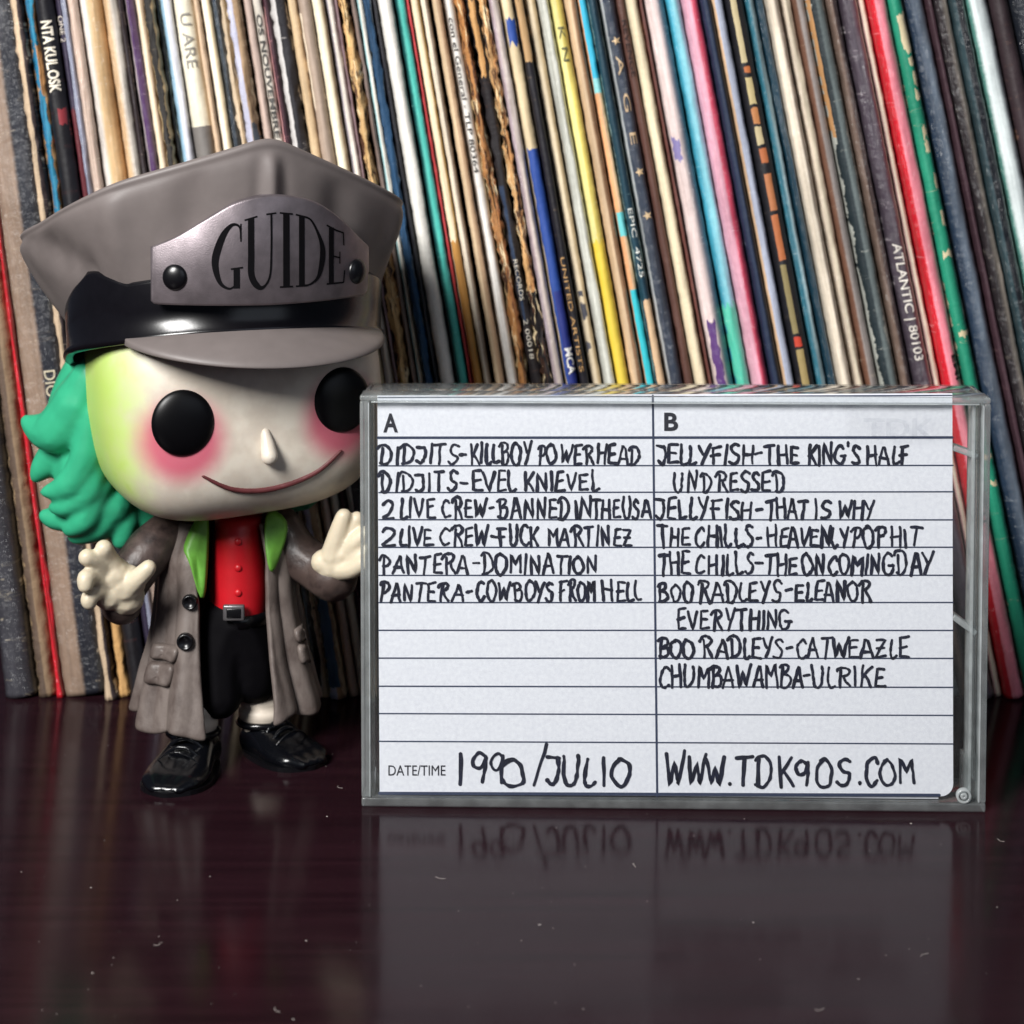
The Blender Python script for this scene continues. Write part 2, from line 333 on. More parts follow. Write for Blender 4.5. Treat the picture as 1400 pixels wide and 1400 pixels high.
def sleeve_mat(i, A, B, split, soft, wear, wcol, thick, kind, patches, streak, torn=False):
    m, N, L = new_mat('sleeve_print'); p = P(N)
    g = N.new('ShaderNodeGroup'); g.node_tree = SG
    g.inputs['Color A'].default_value = hexc(A); g.inputs['Color B'].default_value = hexc(B or A)
    g.inputs['Split'].default_value = split if B else 3.0; g.inputs['Soft'].default_value = soft; g.inputs['Wear'].default_value = wear
    g.inputs['Wear Color'].default_value = hexc(wcol); g.inputs['Seed'].default_value = i*3.71; g.inputs['Thick'].default_value = thick; g.inputs['Streak'].default_value = streak
    c = g.outputs['Color']
    if patches:
        uv = N.new('ShaderNodeUVMap'); uv.uv_map = 'UVMap'; sp = N.new('ShaderNodeSeparateXYZ'); L.new(uv.outputs[0], sp.inputs[0])
        nz = N.new('ShaderNodeTexNoise'); nz.inputs['Scale'].default_value = 3.5; nz.inputs['Detail'].default_value = 5; L.new(uv.outputs[0], nz.inputs['Vector'])
        def m_(op, a, b):
            n = N.new('ShaderNodeMath'); n.operation = op
            for k, q in enumerate((a, b)):
                if isinstance(q, (int, float)): n.inputs[k].default_value = q
                else: L.new(q, n.inputs[k])
            return n.outputs[0]
        jit = m_('SUBTRACT', nz.outputs[0], .5)
        for (v0, v1, u0, u1, col, jag) in patches:
            vv = m_('ADD', sp.outputs[1], m_('MULTIPLY', jit, jag*2.4)); uu = m_('ADD', sp.outputs[0], m_('MULTIPLY', jit, jag*1.2))
            f = m_('MULTIPLY', m_('MULTIPLY', m_('GREATER_THAN', vv, v0), m_('LESS_THAN', vv, v1)), m_('MULTIPLY', m_('GREATER_THAN', uu, u0), m_('LESS_THAN', uu, u1)))
            x = N.new('ShaderNodeMix'); x.data_type = 'RGBA'; L.new(f, x.inputs[0]); L.new(c, x.inputs[6]); x.inputs[7].default_value = hexc(col); c = x.outputs[2]
    if torn:                                                                     # ripped layers of board: dark and pale fibres
        uv = N.new('ShaderNodeUVMap'); uv.uv_map = 'UVMap'
        for k, (sx, sy, lo, hi, col) in enumerate(((1.6, .55, .54, .57, '#4a2a18'), (3.0, .8, .58, .60, '#efd9ae'), (2.4, .35, .60, .62, '#1a1212'))):
            mp = N.new('ShaderNodeMapping'); mp.inputs['Scale'].default_value = (sx, sy, 1); mp.inputs['Location'].default_value = (i*1.7+k*5, k*3, 0); L.new(uv.outputs[0], mp.inputs[0])
            nz = N.new('ShaderNodeTexNoise'); nz.inputs['Scale'].default_value = 1.5; nz.inputs['Detail'].default_value = 6; nz.inputs['Roughness'].default_value = .65; L.new(mp.outputs[0], nz.inputs['Vector'])
            mr = N.new('ShaderNodeMapRange'); mr.inputs[1].default_value = lo; mr.inputs[2].default_value = hi; L.new(nz.outputs[0], mr.inputs[0])
            x = N.new('ShaderNodeMix'); x.data_type = 'RGBA'; L.new(mr.outputs[0], x.inputs[0]); L.new(c, x.inputs[6]); x.inputs[7].default_value = hexc(col); c = x.outputs[2]
    L.new(c, p.inputs['Base Color'])
    b = N.new('ShaderNodeBump'); b.inputs['Distance'].default_value = .03
    if kind == 'g':
        p.inputs['Roughness'].default_value = .38; p.inputs['Coat Weight'].default_value = 1.0; p.inputs['Coat Roughness'].default_value = .2
        b.inputs['Strength'].default_value = 1.0; b.inputs['Distance'].default_value = .16; L.new(g.outputs['Crinkle'], b.inputs['Height']); L.new(b.outputs[0], p.inputs['Coat Normal'])
    else:
        p.inputs['Roughness'].default_value = .7 if kind == 'r' else .55
        b.inputs['Strength'].default_value = .8 if kind == 'r' else .45; L.new(g.outputs['Height'], b.inputs['Height']); L.new(b.outputs[0], p.inputs['Normal'])
    return m
_txt = {}
def flat(col):
    if col not in _txt: _txt[col] = mat_basic('lettering_ink', col, .6, .25, 12)
    return _txt[col]
def text_mesh(body, size=1.0, weight=0.0, spacing=1.0):
    c = bpy.data.curves.new('lettering', 'FONT'); c.body = body; c.size = size; c.offset = weight; c.space_character = spacing; c.resolution_u = 4
    o = bpy.data.objects.new('lettering', c); sc.collection.objects.link(o)
    dg = bpy.context.evaluated_depsgraph_get(); dg.update()
    me = bpy.data.meshes.new_from_object(o.evaluated_get(dg)); bpy.data.objects.remove(o)
    bm = bmesh.new(); bm.from_mesh(me); bmesh.ops.triangulate(bm, faces=bm.faces)
    for _ in range(2):                                                          # fine enough to follow a rounded spine
        es = [e for e in bm.edges if e.calc_length() > .16]
        if es: bmesh.ops.subdivide_edges(bm, edges=es, cuts=1, use_grid_fill=False); bmesh.ops.triangulate(bm, faces=bm.faces)
    bm.to_mesh(me); bm.free()
    V = [v.co.copy() for v in me.vertices]; F = [tuple(p.vertices) for p in me.polygons]; bpy.data.meshes.remove(me)
    xs = [v.x for v in V]; x0 = min(xs); ys = [v.y for v in V]
    return [Vector((v.x-x0, v.y, 0)) for v in V], F, max(xs)-x0, max(ys)

# ================================================================== THE SETTING
bm = bmesh.new(); box(bm, -60, 60, -26, 46, -2.5, 0, .15, 3)
t = from_bm('table_top', bm, M['table'], smooth=False); tag(t, kind='structure')
bm = bmesh.new()
for i in range(120):
    a = W(random.uniform(30, 1380), random.uniform(1120, 1390), 0); d = ray(random.uniform(20, 1390), random.uniform(945, 1395)); s = -CAM.z/d.z; p = CAM+d*s
    r = random.choice((.003, .004, .004, .006, .006, .009, .013))
    bmesh.ops.create_icosphere(bm, subdivisions=1, radius=r, matrix=Matrix.Translation((p.x, p.y, r*.4)) @ Matrix.Rotation(random.uniform(0,3), 4, 'Z') @ Matrix.Diagonal((random.uniform(.7,2.2), .8, .5, 1)))
for i in range(9):                                                              # curled lint fibres
    d = ray(random.uniform(60, 1380), random.uniform(960, 1390)); s_ = -CAM.z/d.z; p = CAM+d*s_; an = random.uniform(0, 6)
    for k in range(14):
        an += random.uniform(-.5, .6); p = p+Vector((math.cos(an), math.sin(an), 0))*.014
        bmesh.ops.create_icosphere(bm, subdivisions=1, radius=.004, matrix=Matrix.Translation((p.x, p.y, .004)) @ Matrix.Rotation(an, 4, 'Z') @ Matrix.Diagonal((2.2, .8, .8, 1)))
o = from_bm('dust', bm, mat_basic('dust_lint', '#b9b2ac', .9), smooth=False); tag(o, 'tiny pale dust specks scattered on the dark table', 'dust', kind='stuff')

# ================================================================== RECORD SLEEVES
YR = 6.7
def slope(x): return .14 + .0000556*x
def sleeve_axes(x95):
    b = W(x95+slope(x95)*830, 925, YR); t_ = W(x95, 95, YR); b.z = 0; base = Vector((b.x, YR, 0))
    return base, (Vector((t_.x, YR, t_.z))-base)
def make_sleeve(i, xl, xr, A, B, split, wear, wcol, kind, label, ex):
    base, axis = sleeve_axes(xl); ln = axis.normalized(); th = math.atan2(-ln.x, ln.z)
    per = Vector((ln.z, 0, -ln.x)); base2, ax2 = sleeve_axes(xr)
    m1 = base+ln*9; m2 = base2+ax2.normalized()*9; t = max(.05, (m2-m1).dot(per)-.014)
    rng = random.Random(i*7+3); dy = ex.get('dy', rng.uniform(-.13, .22)); so = rng.uniform(0, 100)
    bulge = ex.get('bulge', min(.19, .42*t)); rag = .035 if kind == 'r' else .012
    if ex.get('torn'): rag = .075
    def front(u, v):
        y = bulge*abs(2*u-1)**2.4
        if kind == 'g': y += .045*noise.noise(Vector((u*2.2, v*.45, so+20)))+.02*noise.noise(Vector((u*4, v*1.6, so+30)))
        y += rag*(noise.noise(Vector((u*2.5, v*1.3, so)))*1.3 + .6*noise.noise(Vector((u*6, v*5, so+9))))
        return y
    def side(u, v): return (rag*.6*noise.noise(Vector((u*3+40, v*1.1, so)))+ rag*.8*noise.noise(Vector((u*3+40, v*5, so)))+ rag*.5*noise.noise(Vector((u*3+40, v*13, so))))*(1 if kind == 'r' else .8)
    if ex.get('torn'):
        def side(u, v): return .04*noise.noise(Vector((u*3+40, v*.7, so)))+.04*noise.noise(Vector((u*4+40, v*3.1, so)))+.05*noise.noise(Vector((u*5+40, v*8.3, so)))+.03*noise.noise(Vector((u*9, v*17, so)))
    nu = 9; V = []; uvs = []; vs = [k*.09 for k in range(0, 206)] + [20, 24, 28, 31.4]
    for v in vs:
        flare = 0
        if v < .5: flare = (.5-v)**2*ex.get('flare', .08)
        row = [(-.004, 31.0, 0)] + [(None, None, k/(nu-1)) for k in range(nu)] + [(None, 31.0, 1)]
        for (x_, y_, u) in row:
            x = u*t*(1-.02)+side(u, v)*(.35+abs(2*u-1)) + (2*u-1)*flare
            y = 31.0 if y_ else front(u, v)
            V.append((x, y, v)); uvs.append((u, v))
    n = nu+2; F = []
    for r_ in range(len(vs)-1):
        for k in range(n-1): F.append((r_*n+k, r_*n+k+1, (r_+1)*n+k+1, (r_+1)*n+k))
        F.append((r_*n+n-1, r_*n, (r_+1)*n, (r_+1)*n+n-1))
    F.append(tuple(range(n-1, -1, -1))); F.append(tuple(range((len(vs)-1)*n, len(vs)*n)))
    def vz(py): return (W(700, py, YR).z)/math.cos(th)
    pts = [(vz(p[1]), vz(p[0]), p[2], p[3], p[4], p[5] if len(p) > 5 else .12) for p in ex.get('patch', [])]
    mat = sleeve_mat(i, A, B, split, ex.get('soft', .06), wear, wcol, t, kind, pts, ex.get('streak', .16), ex.get('torn', False))
    o = mk('record_sleeve', V, F, mat, None, True, uvs)
    o.location = (base.x, YR+dy, 0.0); o.rotation_euler = (0, -th, 0)
    tag(o, label, 'record sleeve', 'record sleeves leaning in a row behind the table edge')
    for (s, py0, py1, uc, hf, col, *rest) in ex.get('text', []):
        tv, tf, tw, thh = text_mesh(s, 1.0, rest[0] if rest else .0)
        v0, v1 = vz(py0), vz(py1); kx = (v0-v1)/tw; ky = hf*t/.73; LV = []
        for q in tv:
            x = uc*t + (q.y-.36)*ky; v = v0 - q.x*kx; u = min(max(x/t, 0), 1)
            LV.append((x, front(u, v)-.016-rag*.35, v))
        cuts = []; xs = sorted((min(tv[k].x for k in f), max(tv[k].x for k in f)) for f in tf); hi = xs[0][1]
        for a_, b_ in xs:
            if a_-hi > .19: cuts.append((a_+hi)/2)
            hi = max(hi, b_)
        for lo_, hi_ in zip([-9]+cuts, cuts+[999]):                             # one mesh per word
            fs = [f for f in tf if lo_ < tv[f[0]].x < hi_]; ids = sorted({k for f in fs for k in f}); mp_ = {k: j for j, k in enumerate(ids)}
            mk('lettering', [LV[k] for k in ids], [tuple(mp_[k] for k in f) for f in fs], flat(col), o, False)
    for (py, uc, col) in ex.get('stars', []):
        vc = vz(py); rr = .3*t; LV = []
        for k in range(10):
            r1 = rr if k % 2 == 0 else rr*.42; a = k*math.pi/5+.6
            x = uc*t+r1*math.cos(a); v = vc+r1*math.sin(a); LV.append((x, front(min(max(x/t,0),1), v)-.016, v))
        LV.append((uc*t, front(uc, vc)-.016, vc))
        mk('star', LV, [(10, k, (k+1) % 10) for k in range(10)], flat(col), o, False)
    return o
KR = '#b98c5c'; CR = '#e8dabd'; BL = '#141319'; WH = '#e4e2dd'
S = [
(-105,-64,'#3a3a40',None,2,.2,CR,'g','dark plastic-wrapped record sleeve at the far left end of the row',{}),
(-62,-38,'#5b4a3e','#8a735a',.5,.5,'#a98e6c','r','ragged brown record sleeve with a worn tan edge, left of the thin bright red one',{}),
(-36,-29,'#c5202e',None,2,.15,'#e07a7a','g','thin bright red record sleeve beside the green hair, lower left',{}),
(-28,26,'#8d7868','#23262f',.54,.15,'#c9bba8','g','wide plastic-covered record sleeve, tan half and navy half, left of the pale hand',{'text':[('DIO',512,548,.72,.3,'#c9bfa6')],'flare':-.1,'bulge':.05}),
(28,42,'#cbb295','#3b3032',.62,.25,'#e6d8c0','r','tan record sleeve with a dark right edge, left of the blue and rust one',{'flare':.2}),  # right part coloured dark for the shaded gap beside it
(44,58,'#1f6f94','#2f86a6',.5,.62,'#c49a6c','r','worn blue record sleeve flaking to rust tan, above the cap\'s left corner',{'patch':[(60,130,.55,1,'#b98655',.2),(560,1040,0,1,'#c79b63',.1)],'flare':.2}),
(59,84,'#141218',None,2,.22,'#8d4a44','p','black record sleeve with chunky white capitals at the upper left',{'text':[('NTA KUL.OSK',30,128,.55,.62,'#efe6d4',.03)],'patch':[(150,172,.5,.95,'#8a2f36',.1)]}),
(85,95,'#2a2338','#3a3048',.5,.35,'#8a4545','p','narrow dark purple record sleeve between white-lettered black and pale grey spines',{'patch':[(150,320,.1,.9,'#5d2028',.12)],'text':[('ONE 2',22,58,.5,.8,'#dcd2c4')]}),
(96,104,'#8f93a6',None,2,.1,WH,'g','thin pale grey-violet record sleeve above the cap\'s left slope',{}),
(105,119,'#cdb4a4',None,2,.12,'#e8d9c8','g','pinkish beige record sleeve left of the widest golden tan one',{}),
(120,149,'#e4ddd6','#d7b587',.38,.15,'#f2ece2','g','widest golden tan record sleeve with a crinkled white plastic edge',{'soft':.12}),  # left part coloured white as a highlight on the plastic
(153,174,'#d8b892','#d9d0c4',.5,.2,'#efe6d8','g','tan record sleeve fading to milky white, left of the purple-striped one',{'soft':.2}),
(175,181,'#2c2226',None,2,.3,'#7d7068','p','thin blackish brown record sleeve left of the purple-striped one',{}),
(182,196,'#c3b5b6','#4d2f5c',.25,.15,'#b9a8b8','g','purple-striped record sleeve above the cap\'s left side',{}),
(197,209,'#e9d6ba','#b8a28c',.7,.15,'#f4e8d4','p','cream record sleeve just right of the purple-striped one',{'soft':.2}),
(210,222,'#2b2826',None,2,.62,'#b39b74','r','black record sleeve scuffed all over with gold-brown wear',{}),
(223,230,'#15191b',None,2,.55,'#a99c84','r','thin black record sleeve with a flaking edge left of the pale blue one',{}),
(231,247,'#9cc3da','#d6d6de',.35,.1,'#f4f4f4','g','pale blue and silvery plastic record sleeve beside the wide lettered cream one',{'soft':.1}),
(248,276,'#ece5cf',None,2,.1,'#f4eedd','p','wide cream record sleeve with grey capitals and a grey block',{'text':[('U ARE',20,95,.55,.55,'#8f8b84')],'patch':[(175,330,0,1,'#77726e',.02)],'streak':.08}),
(277,285,'#d3b698',None,2,.1,CR,'p','narrow tan record sleeve right of the grey-lettered cream one',{}),
(286,301,'#f2e9d6','#e2cda8',.6,.08,'#fbf4e6','p','smooth cream white record sleeve above the cap\'s left crown',{'soft':.2}),
(302,312,'#26313c','#10141a',.6,.1,'#55606a','g','slim blue-black record sleeve above the cap between cream spines',{}),
(313,322,'#d3bda0','#9a8468',.5,.5,'#efe2cc','r','ragged cream record sleeve flaking to slate, right of the slim blue-black one',{'text':[('CCCC',760,850,.45,.6,'#4d3b30')],'flare':.3}),
(323,342,'#c2c2d6','#a4886a',.5,.4,'#dcc7a4','r','lavender record sleeve with a chipped tan right half',{'patch':[(170,260,.55,1,'#4d555f',.15),(780,940,0,.8,'#3c5a78',.05)]}),
(345,357,'#c7b0a4',None,2,.12,'#dfd0c4','p','dusty pink record sleeve left of the one with grey ring lettering',{}),
(358,371,'#cfc8bc',None,2,.1,'#e6c0b4','p','grey record sleeve lettered in cream with dark gaps, above the cap peak',{'text':[('OS NOUVEMBRE',20,190,.45,.62,'#4c4a48',.02)]}),
(372,382,'#3a1624','#241019',.6,.18,'#c78a90','p','dark maroon record sleeve with a pink left edge behind the cap peak',{'patch':[(10,260,0,.14,'#d09a9a',.05)]}),
(383,405,'#d8d4d2','#242228',.36,.3,'#cfc9c4','r','black record sleeve with a peeled white left edge, over the cap peak',{'soft':.02}),
(407,421,'#d0b48e',None,2,.15,'#e4cfae','p','plain tan record sleeve just right of the cap peak',{}),
(422,440,'#a89484',None,2,.2,'#d8c8b4','p','taupe record sleeve with a pale torn left edge, right of the cap peak',{'patch':[(20,150,0,.15,'#e8d8c0',.1)]}),
(441,457,'#f3e8cc','#dcc49c',.8,.06,'#fbf3e0','p','bright ivory record sleeve above the right slope of the cap',{'streak':.06}),
(458,471,'#a8a2ac','#e0d8cc',.35,.1,'#f0e8dc','g','greyish white record sleeve between ivory and brown kraft spines',{'soft':.1}),
(472,476,'#7c6468',None,2,.2,CR,'p','very thin mauve record sleeve beside the kraft one',{}),
(477,492,'#d3ab74',None,2,.45,'#b88650','r','knobbly golden kraft record sleeve over the cap\'s right slope',{'torn':1}),
(494,501,'#7b6a62',None,2,.15,'#a89484','p','narrow dark taupe record sleeve left of the white and ice blue one',{}),
(502,510,'#a9d0d2','#ece6da',.35,.08,WH,'p','thin white record sleeve with an ice blue left edge',{}),
(511,523,'#1f4668',None,2,.4,'#6d7a86','r','mottled deep blue record sleeve above the cap\'s right corner',{'streak':.3}),
(524,531,'#12121a',None,2,.15,'#3c3c48','p','slim black record sleeve left of the broad off-white one',{}),
(532,552,'#e7e4dc',None,2,.06,'#f4f0e8','p','broad off-white record sleeve right of the cap\'s right corner',{'streak':.06}),
(555,570,'#0f4a4a','#4dbcae',.3,.06,'#8ad6cc','p','turquoise record sleeve next to the red pinstripe',{'soft':.2,'streak':.05}),  # dark left strip puts the shade of the gap into the colour
(571,575,'#b8383c',None,2,.1,'#d08a84','p','hair-thin red record sleeve hugging the turquoise one',{'dy':.02}),
(576,589,'#e8d6b4','#c9a05c',.8,.12,'#f0e2c6','p','cream record sleeve yellowing downward, right of the red pinstripe',{'patch':[(330,560,.1,.95,'#c08a44',.15)]}),
(590,601,'#d8ccb8','#9f8f80',.6,.15,'#efe6d6','p','streaky pale grey-beige record sleeve with fine lines',{'streak':.3}),
(606,619,'#d6bb98','#c8a684',.5,.1,CR,'p','light tan record sleeve left of the white one with black type',{}),
(620,637,'#e9e5de','#d2c8bc',.75,.08,'#c9c0b4','p','white record sleeve printed with small black serif type',{'text':[('con el General - TLP 80364',25,238,.48,.42,'#1d1a1c')]}),
(638,653,'#b57d48','#8a5630',.6,.5,'#e0c08c','r','badly torn orange kraft record sleeve, left of the black gap',{'dy':.12,'bulge':.18,'torn':1}),
(654,669,'#1a1418',None,2,.15,'#6a4a38','r','blackened record sleeve with a torn tan strip at its top',{'patch':[(0,105,.15,.75,'#c99a62',.2),(255,440,.2,.5,'#21324c',.05)],'dy':.06,'text':[('RECORDS',356,412,.45,.45,'#d6cfc2'),('2 00018',438,492,.45,.45,'#d6cfc2')]}),  # black base colour paints in the dark gap between the kraft sleeves
(670,682,'#cfa06a','#b8834e',.6,.45,'#e8c896','r','second torn kraft record sleeve, right of the black gap',{'patch':[(400,560,0,1,'#1b1516',.15)],'torn':1}),
(684,698,'#a898a0','#cbbcb4',.35,.12,'#e0d4cc','g','mauve grey record sleeve left of the blue torn one',{'soft':.2}),
(699,718,'#e6d2ac','#e0caa2',.5,.15,'#d8bf92','p','cream record sleeve with its royal blue cover torn away at the top',{'patch':[(28,62,.2,.9,'#2f4f9c',.18),(205,560,.14,1.1,'#2a4a96',.12),(400,560,.3,1.1,'#26327c',.05)],'text':[('MCA',478,514,.66,.55,'#e8e6e4',.03)]}),
(719,732,'#15121a',None,2,.22,'#8a7050','p','black record sleeve with tan capitals, right of the royal blue one',{'patch':[(0,86,.1,1,'#b89468',.15)],'text':[('UNITED ARTISTS',352,508,.42,.5,'#b8905e')]}),
(733,749,'#e9d6b6','#d6bd96',.7,.15,'#f2e6d0','p','wrinkled cream record sleeve with small ink blots low down',{'patch':[(400,409,.3,.7,'#4a4a54',.1),(418,438,.3,.8,'#4a4a54',.15),(470,482,.2,.6,'#5a5a62',.15)]}),
(751,767,'#bfc0b6','#dcdcd0',.5,.06,'#eeeee6','g','misty grey-green plastic record sleeve left of the yellow one',{'soft':.3}),
(768,786,'#e6dc92','#e4cf6c',.5,.06,'#f0eab8','p','pale yellow record sleeve deepening to lemon above the case',{'patch':[(330,620,.0,1.05,'#e2c648',.25)],'streak':.05,'text':[('K N',38,85,.5,.5,'#6b6a4a')]}),
(788,805,'#cdb08e','#a37b5c',.6,.2,'#e0c8a8','p','stained brown-tan record sleeve right of the yellow one',{'streak':.25}),
(807,819,'#e3a878','#eec49a',.5,.12,'#f4dcc0','p','record sleeve in blocks of cyan and orange',{'patch':[(0,108,.15,1,'#38b4d4',.03),(108,128,.1,1,'#8cd0d2',.06),(292,325,.1,1,'#6fcdd0',.03),(398,640,.1,1.1,'#34c0cc',.02)]}),
(820,834,'#123c4c','#0e3040',.5,.42,'#7fa0a0','p','speckled dark teal record sleeve with white type, right of cyan and orange',{'text':[('EPIC  4725',286,380,.55,.5,'#dfe2dc')],'patch':[(412,560,.2,1.1,'#d6b490',.12)]}),
(836,859,'#c6c8c8','#333c4c',.2,.12,'#8b8f98','g','navy record sleeve with sand-coloured stars and spaced capitals',{'text':[('A  G  E',78,200,.62,.42,'#c9ae8c')],'stars':[(58,.62,'#d0b48e'),(238,.62,'#d0b48e'),(298,.62,'#d0b48e')]}),
(860,872,'#5a3c34',None,2,.06,'#7a5a4c','p','chocolate brown record sleeve stamped with dark capitals',{'text':[('REVENGE',28,106,.5,.6,'#2a1a1a')],'dy':.14}),
(873,890,'#ead9b8','#dcc8a2',.8,.12,'#c8ae84','p','rough cream record sleeve right of the chocolate brown one',{'streak':.06}),
(891,896,'#6a3e36',None,2,.15,'#9a6a54','p','thin rust-brown record sleeve right of the rough cream one',{}),
(897,926,'#dcc8c4','#5e7080',.68,.12,'#efe8e6','g','misty pink and slate plastic record sleeve with purple blotches low down',{'soft':.16,'patch':[(190,225,.1,.5,'#8a80b0',.3),(440,560,.2,.6,'#5c3a78',.3)]}),
(928,948,'#3f9fb8','#8fd2de',.35,.06,'#c8eaf0','g','glossy sky blue record sleeve turning mint green low down',{'soft':.3,'patch':[(420,620,.0,1.05,'#56c4a8',.35)],'streak':.1}),
(949,974,'#e0a4b6','#cf4a62',.55,.08,'#f0d0d8','g','candy pink record sleeve with a crimson right half',{'soft':.1}),
(975,990,'#1d2a44','#15171f',.6,.14,'#5a6476','p','inky navy record sleeve right of the candy pink one',{}),
(991,1006,'#d8b490','#aab0c2',.2,.14,'#dde0e8','p','pale violet grey record sleeve with a tan left edge',{}),
(1008,1034,'#17161c',None,2,.1,'#6a5a4a','p','black record sleeve with a column of cream and orange shapes',{'patch':[(0,88,.3,.62,'#c0b088',.08),(94,102,.35,.7,'#b86a3a',.05),(108,145,.32,.7,'#bfae7e',.05),(150,172,.32,.7,'#b87a4a',.05),(176,200,.32,.7,'#c0b088',.05),(205,225,.35,.75,'#b5683e',.05),(240,290,.35,.75,'#b5734a',.03),(296,358,.32,.7,'#b56a40',.03),(364,458,.3,.62,'#8a7c54',.05),(462,476,.3,.7,'#c0402c',.05),(480,540,.3,.7,'#a08c5c',.05)]}),
(1035,1051,'#2f6c7e','#8ea6ac',.6,.12,'#b8cacc','g','teal record sleeve with a silvery sheen along its right side',{'soft':.15}),  # grey second colour is a painted highlight
(1052,1064,'#123444','#183c50',.5,.1,'#4a6878','g','deep petrol blue record sleeve left of two cream ones',{}),
(1065,1083,'#e6d8c4','#c8b6a2',.75,.1,'#f6ecdc','g','glossy cream record sleeve right of the petrol blue one',{'soft':.15}),
(1084,1102,'#dccbb6','#f0e2c6',.5,.1,'#f8f0de','g','glossy ivory record sleeve left of the grey-brown one',{'soft':.2}),
(1103,1120,'#6a4838','#8f8682',.35,.15,'#b8a894','p','grey-brown record sleeve with a rust shadow edge',{'soft':.1}),  # brown left part, grey-brown to the right
(1122,1147,'#16242a','#6e7878',.5,.5,'#b7bab2','p','dark teal record sleeve crackled white with a gold-brown left edge',{'soft':.1,'patch':[(0,190,0,.18,'#b88a5c',.08)]}),
(1149,1164,'#6f5c52','#4e403e',.5,.12,'#8a786c','g','dull brown record sleeve left of the wrinkled plum one',{}),
(1166,1191,'#473e48','#5c525a',.5,.18,'#c6bcc0','g','wrinkled plum-grey plastic record sleeve with white capitals and a number',{'text':[('ATLANTIC | 80103',334,494,.5,.5,'#d6cfc6',.012)]}),
(1192,1203,'#d8a8a4','#d9c9b4',.3,.15,'#efe4d4','p','pale pink-edged cream record sleeve left of the scarlet one',{}),
(1205,1231,'#d01c2c','#ef8a98',.32,.05,'#f6b8be','g','scarlet and salmon pink record sleeve, brightest at the right',{'soft':.04,'text':[('EMI',488,522,.8,.3,'#2a1014',.02),('2231',672,716,.75,.35,'#3a1014',.01)],'streak':.06}),
(1233,1254,'#1f8a6c',None,2,.3,'#d9cfae','p','emerald green record sleeve with cream paint chips',{'patch':[(20,72,.4,1,'#d8c9a4',.2),(80,92,.62,1,'#d8c9a4',.2),(104,120,.7,1,'#d8c9a4',.2),(128,136,.6,1,'#d8c9a4',.2),(176,190,.6,.95,'#d8c9a4',.25),(196,210,.55,.9,'#d8c9a4',.25),(240,262,.75,1,'#d8c9a4',.2),(292,312,.7,1,'#d8c9a4',.2),(346,354,.3,1,'#d8c9a4',.15),(455,462,.3,1,'#d8c9a4',.15),(624,632,.2,.9,'#d8c9a4',.15),(660,668,.4,.9,'#d8c9a4',.15)],'streak':.1}),
(1257,1286,'#27364a','#707c8a',.5,.12,'#a8b0b6','g','slate blue plastic record sleeve right of the emerald one',{'soft':.3}),
(1288,1296,'#3e2830',None,2,.15,'#7a5a5c','p','thin dark wine record sleeve right of the slate blue one',{}),
(1297,1317,'#2a2528','#8a8076',.6,.18,'#b8aea0','g','charcoal plastic record sleeve with a taupe sheen, near the right edge',{'soft':.25}),  # second colour paints a taupe highlight on the dark plastic
(1318,1338,'#2c4046','#14171d',.35,.1,'#6a7c80','g','teal-edged black record sleeve left of the crinkled white one',{}),
(1339,1372,'#4f8278','#d3dcdc',.22,.12,'#f6f8f8','g','crinkled white plastic record sleeve at the right end of the row',{'soft':.08}),
(1375,1402,'#33262a',None,2,.2,'#7a5a4c','p','dark brown record sleeve right of the crinkled white one at the far right',{}),
(1404,1440,'#20242c',None,2,.15,'#55606a','g','black-blue record sleeve ending the row at the far right edge',{}),
]
for i, a in enumerate(S): make_sleeve(i, *a)

# ================================================================== TAPE CASE
CW, CH, CD = 11.02, 7.36, 1.65
CX, CYAW = W(920, 1000, 0).x, R(-1.6)
case = thing('tape_case', 'clear plastic cassette tape case standing on its long edge in front of the records', 'cassette case', (CX, .05, 0), CYAW)
caseM = Matrix.Translation((CX, .05, 0)) @ Matrix.Rotation(CYAW, 4, 'Z'); caseI = caseM.inverted()
def on_case(px, py, yl):
    o = caseI @ CAM; d = caseI.to_3x3() @ ray(px, py); s = (yl-o.y)/d.y; q = o+d*s; return q.x, q.z
hx = CW/2
def part(name, mat, *boxes, bev=.025, seg=2):
    bm = bmesh.new()
    for b in boxes: box(bm, *b, bev, seg)
    return from_bm(name, bm, mat, case)
part('front_panel', M['clear'], (-hx+.17, hx-.11, .0, .09, .17, CH-.11), bev=.01)
part('lid_top_edge', M['rim'], (-hx, hx, 0, .62, CH-.105, CH), bev=.04, seg=3)
part('lid_bottom_edge', M['rim'], (-hx, hx, 0, .62, 0, .165), bev=.04, seg=3)
part('lid_side_edge', M['rim'], (-hx, -hx+.165, 0, .62, .17, CH-.11), bev=.03, seg=3)
part('lid_side_edge', M['rim'], (hx-.105, hx, 0, .62, .17, CH-.11), bev=.03, seg=3)
part('back_panel', M['clear'], (-hx+.02, hx-.02, CD-.11, CD, .02, CH-.02), bev=.01)
part('tray_wall', M['edge'], (-hx+.02, -hx+.11, .64, CD-.12, .02, CH-.02))
part('tray_wall', M['edge'], (hx-.11, hx-.02, .64, CD-.12, .02, CH-.02))
part('tray_wall', M['edge'], (-hx+.12, hx-.12, .64, CD-.12, CH-.11, CH-.02))
part('tray_wall', M['edge'], (-hx+.12, hx-.12, .64, CD-.12, .02, .11))
part('rib_and_highlight', M['bright'], (-hx+.145, -hx+.163, -.006, .3, .18, CH-.14), bev=.004)  # bright ridges here are added as highlights along the case edges
part('rib_and_highlight', M['bright'], (-hx+.2, hx-.2, -.006, .2, CH-.128, CH-.112), bev=.004)
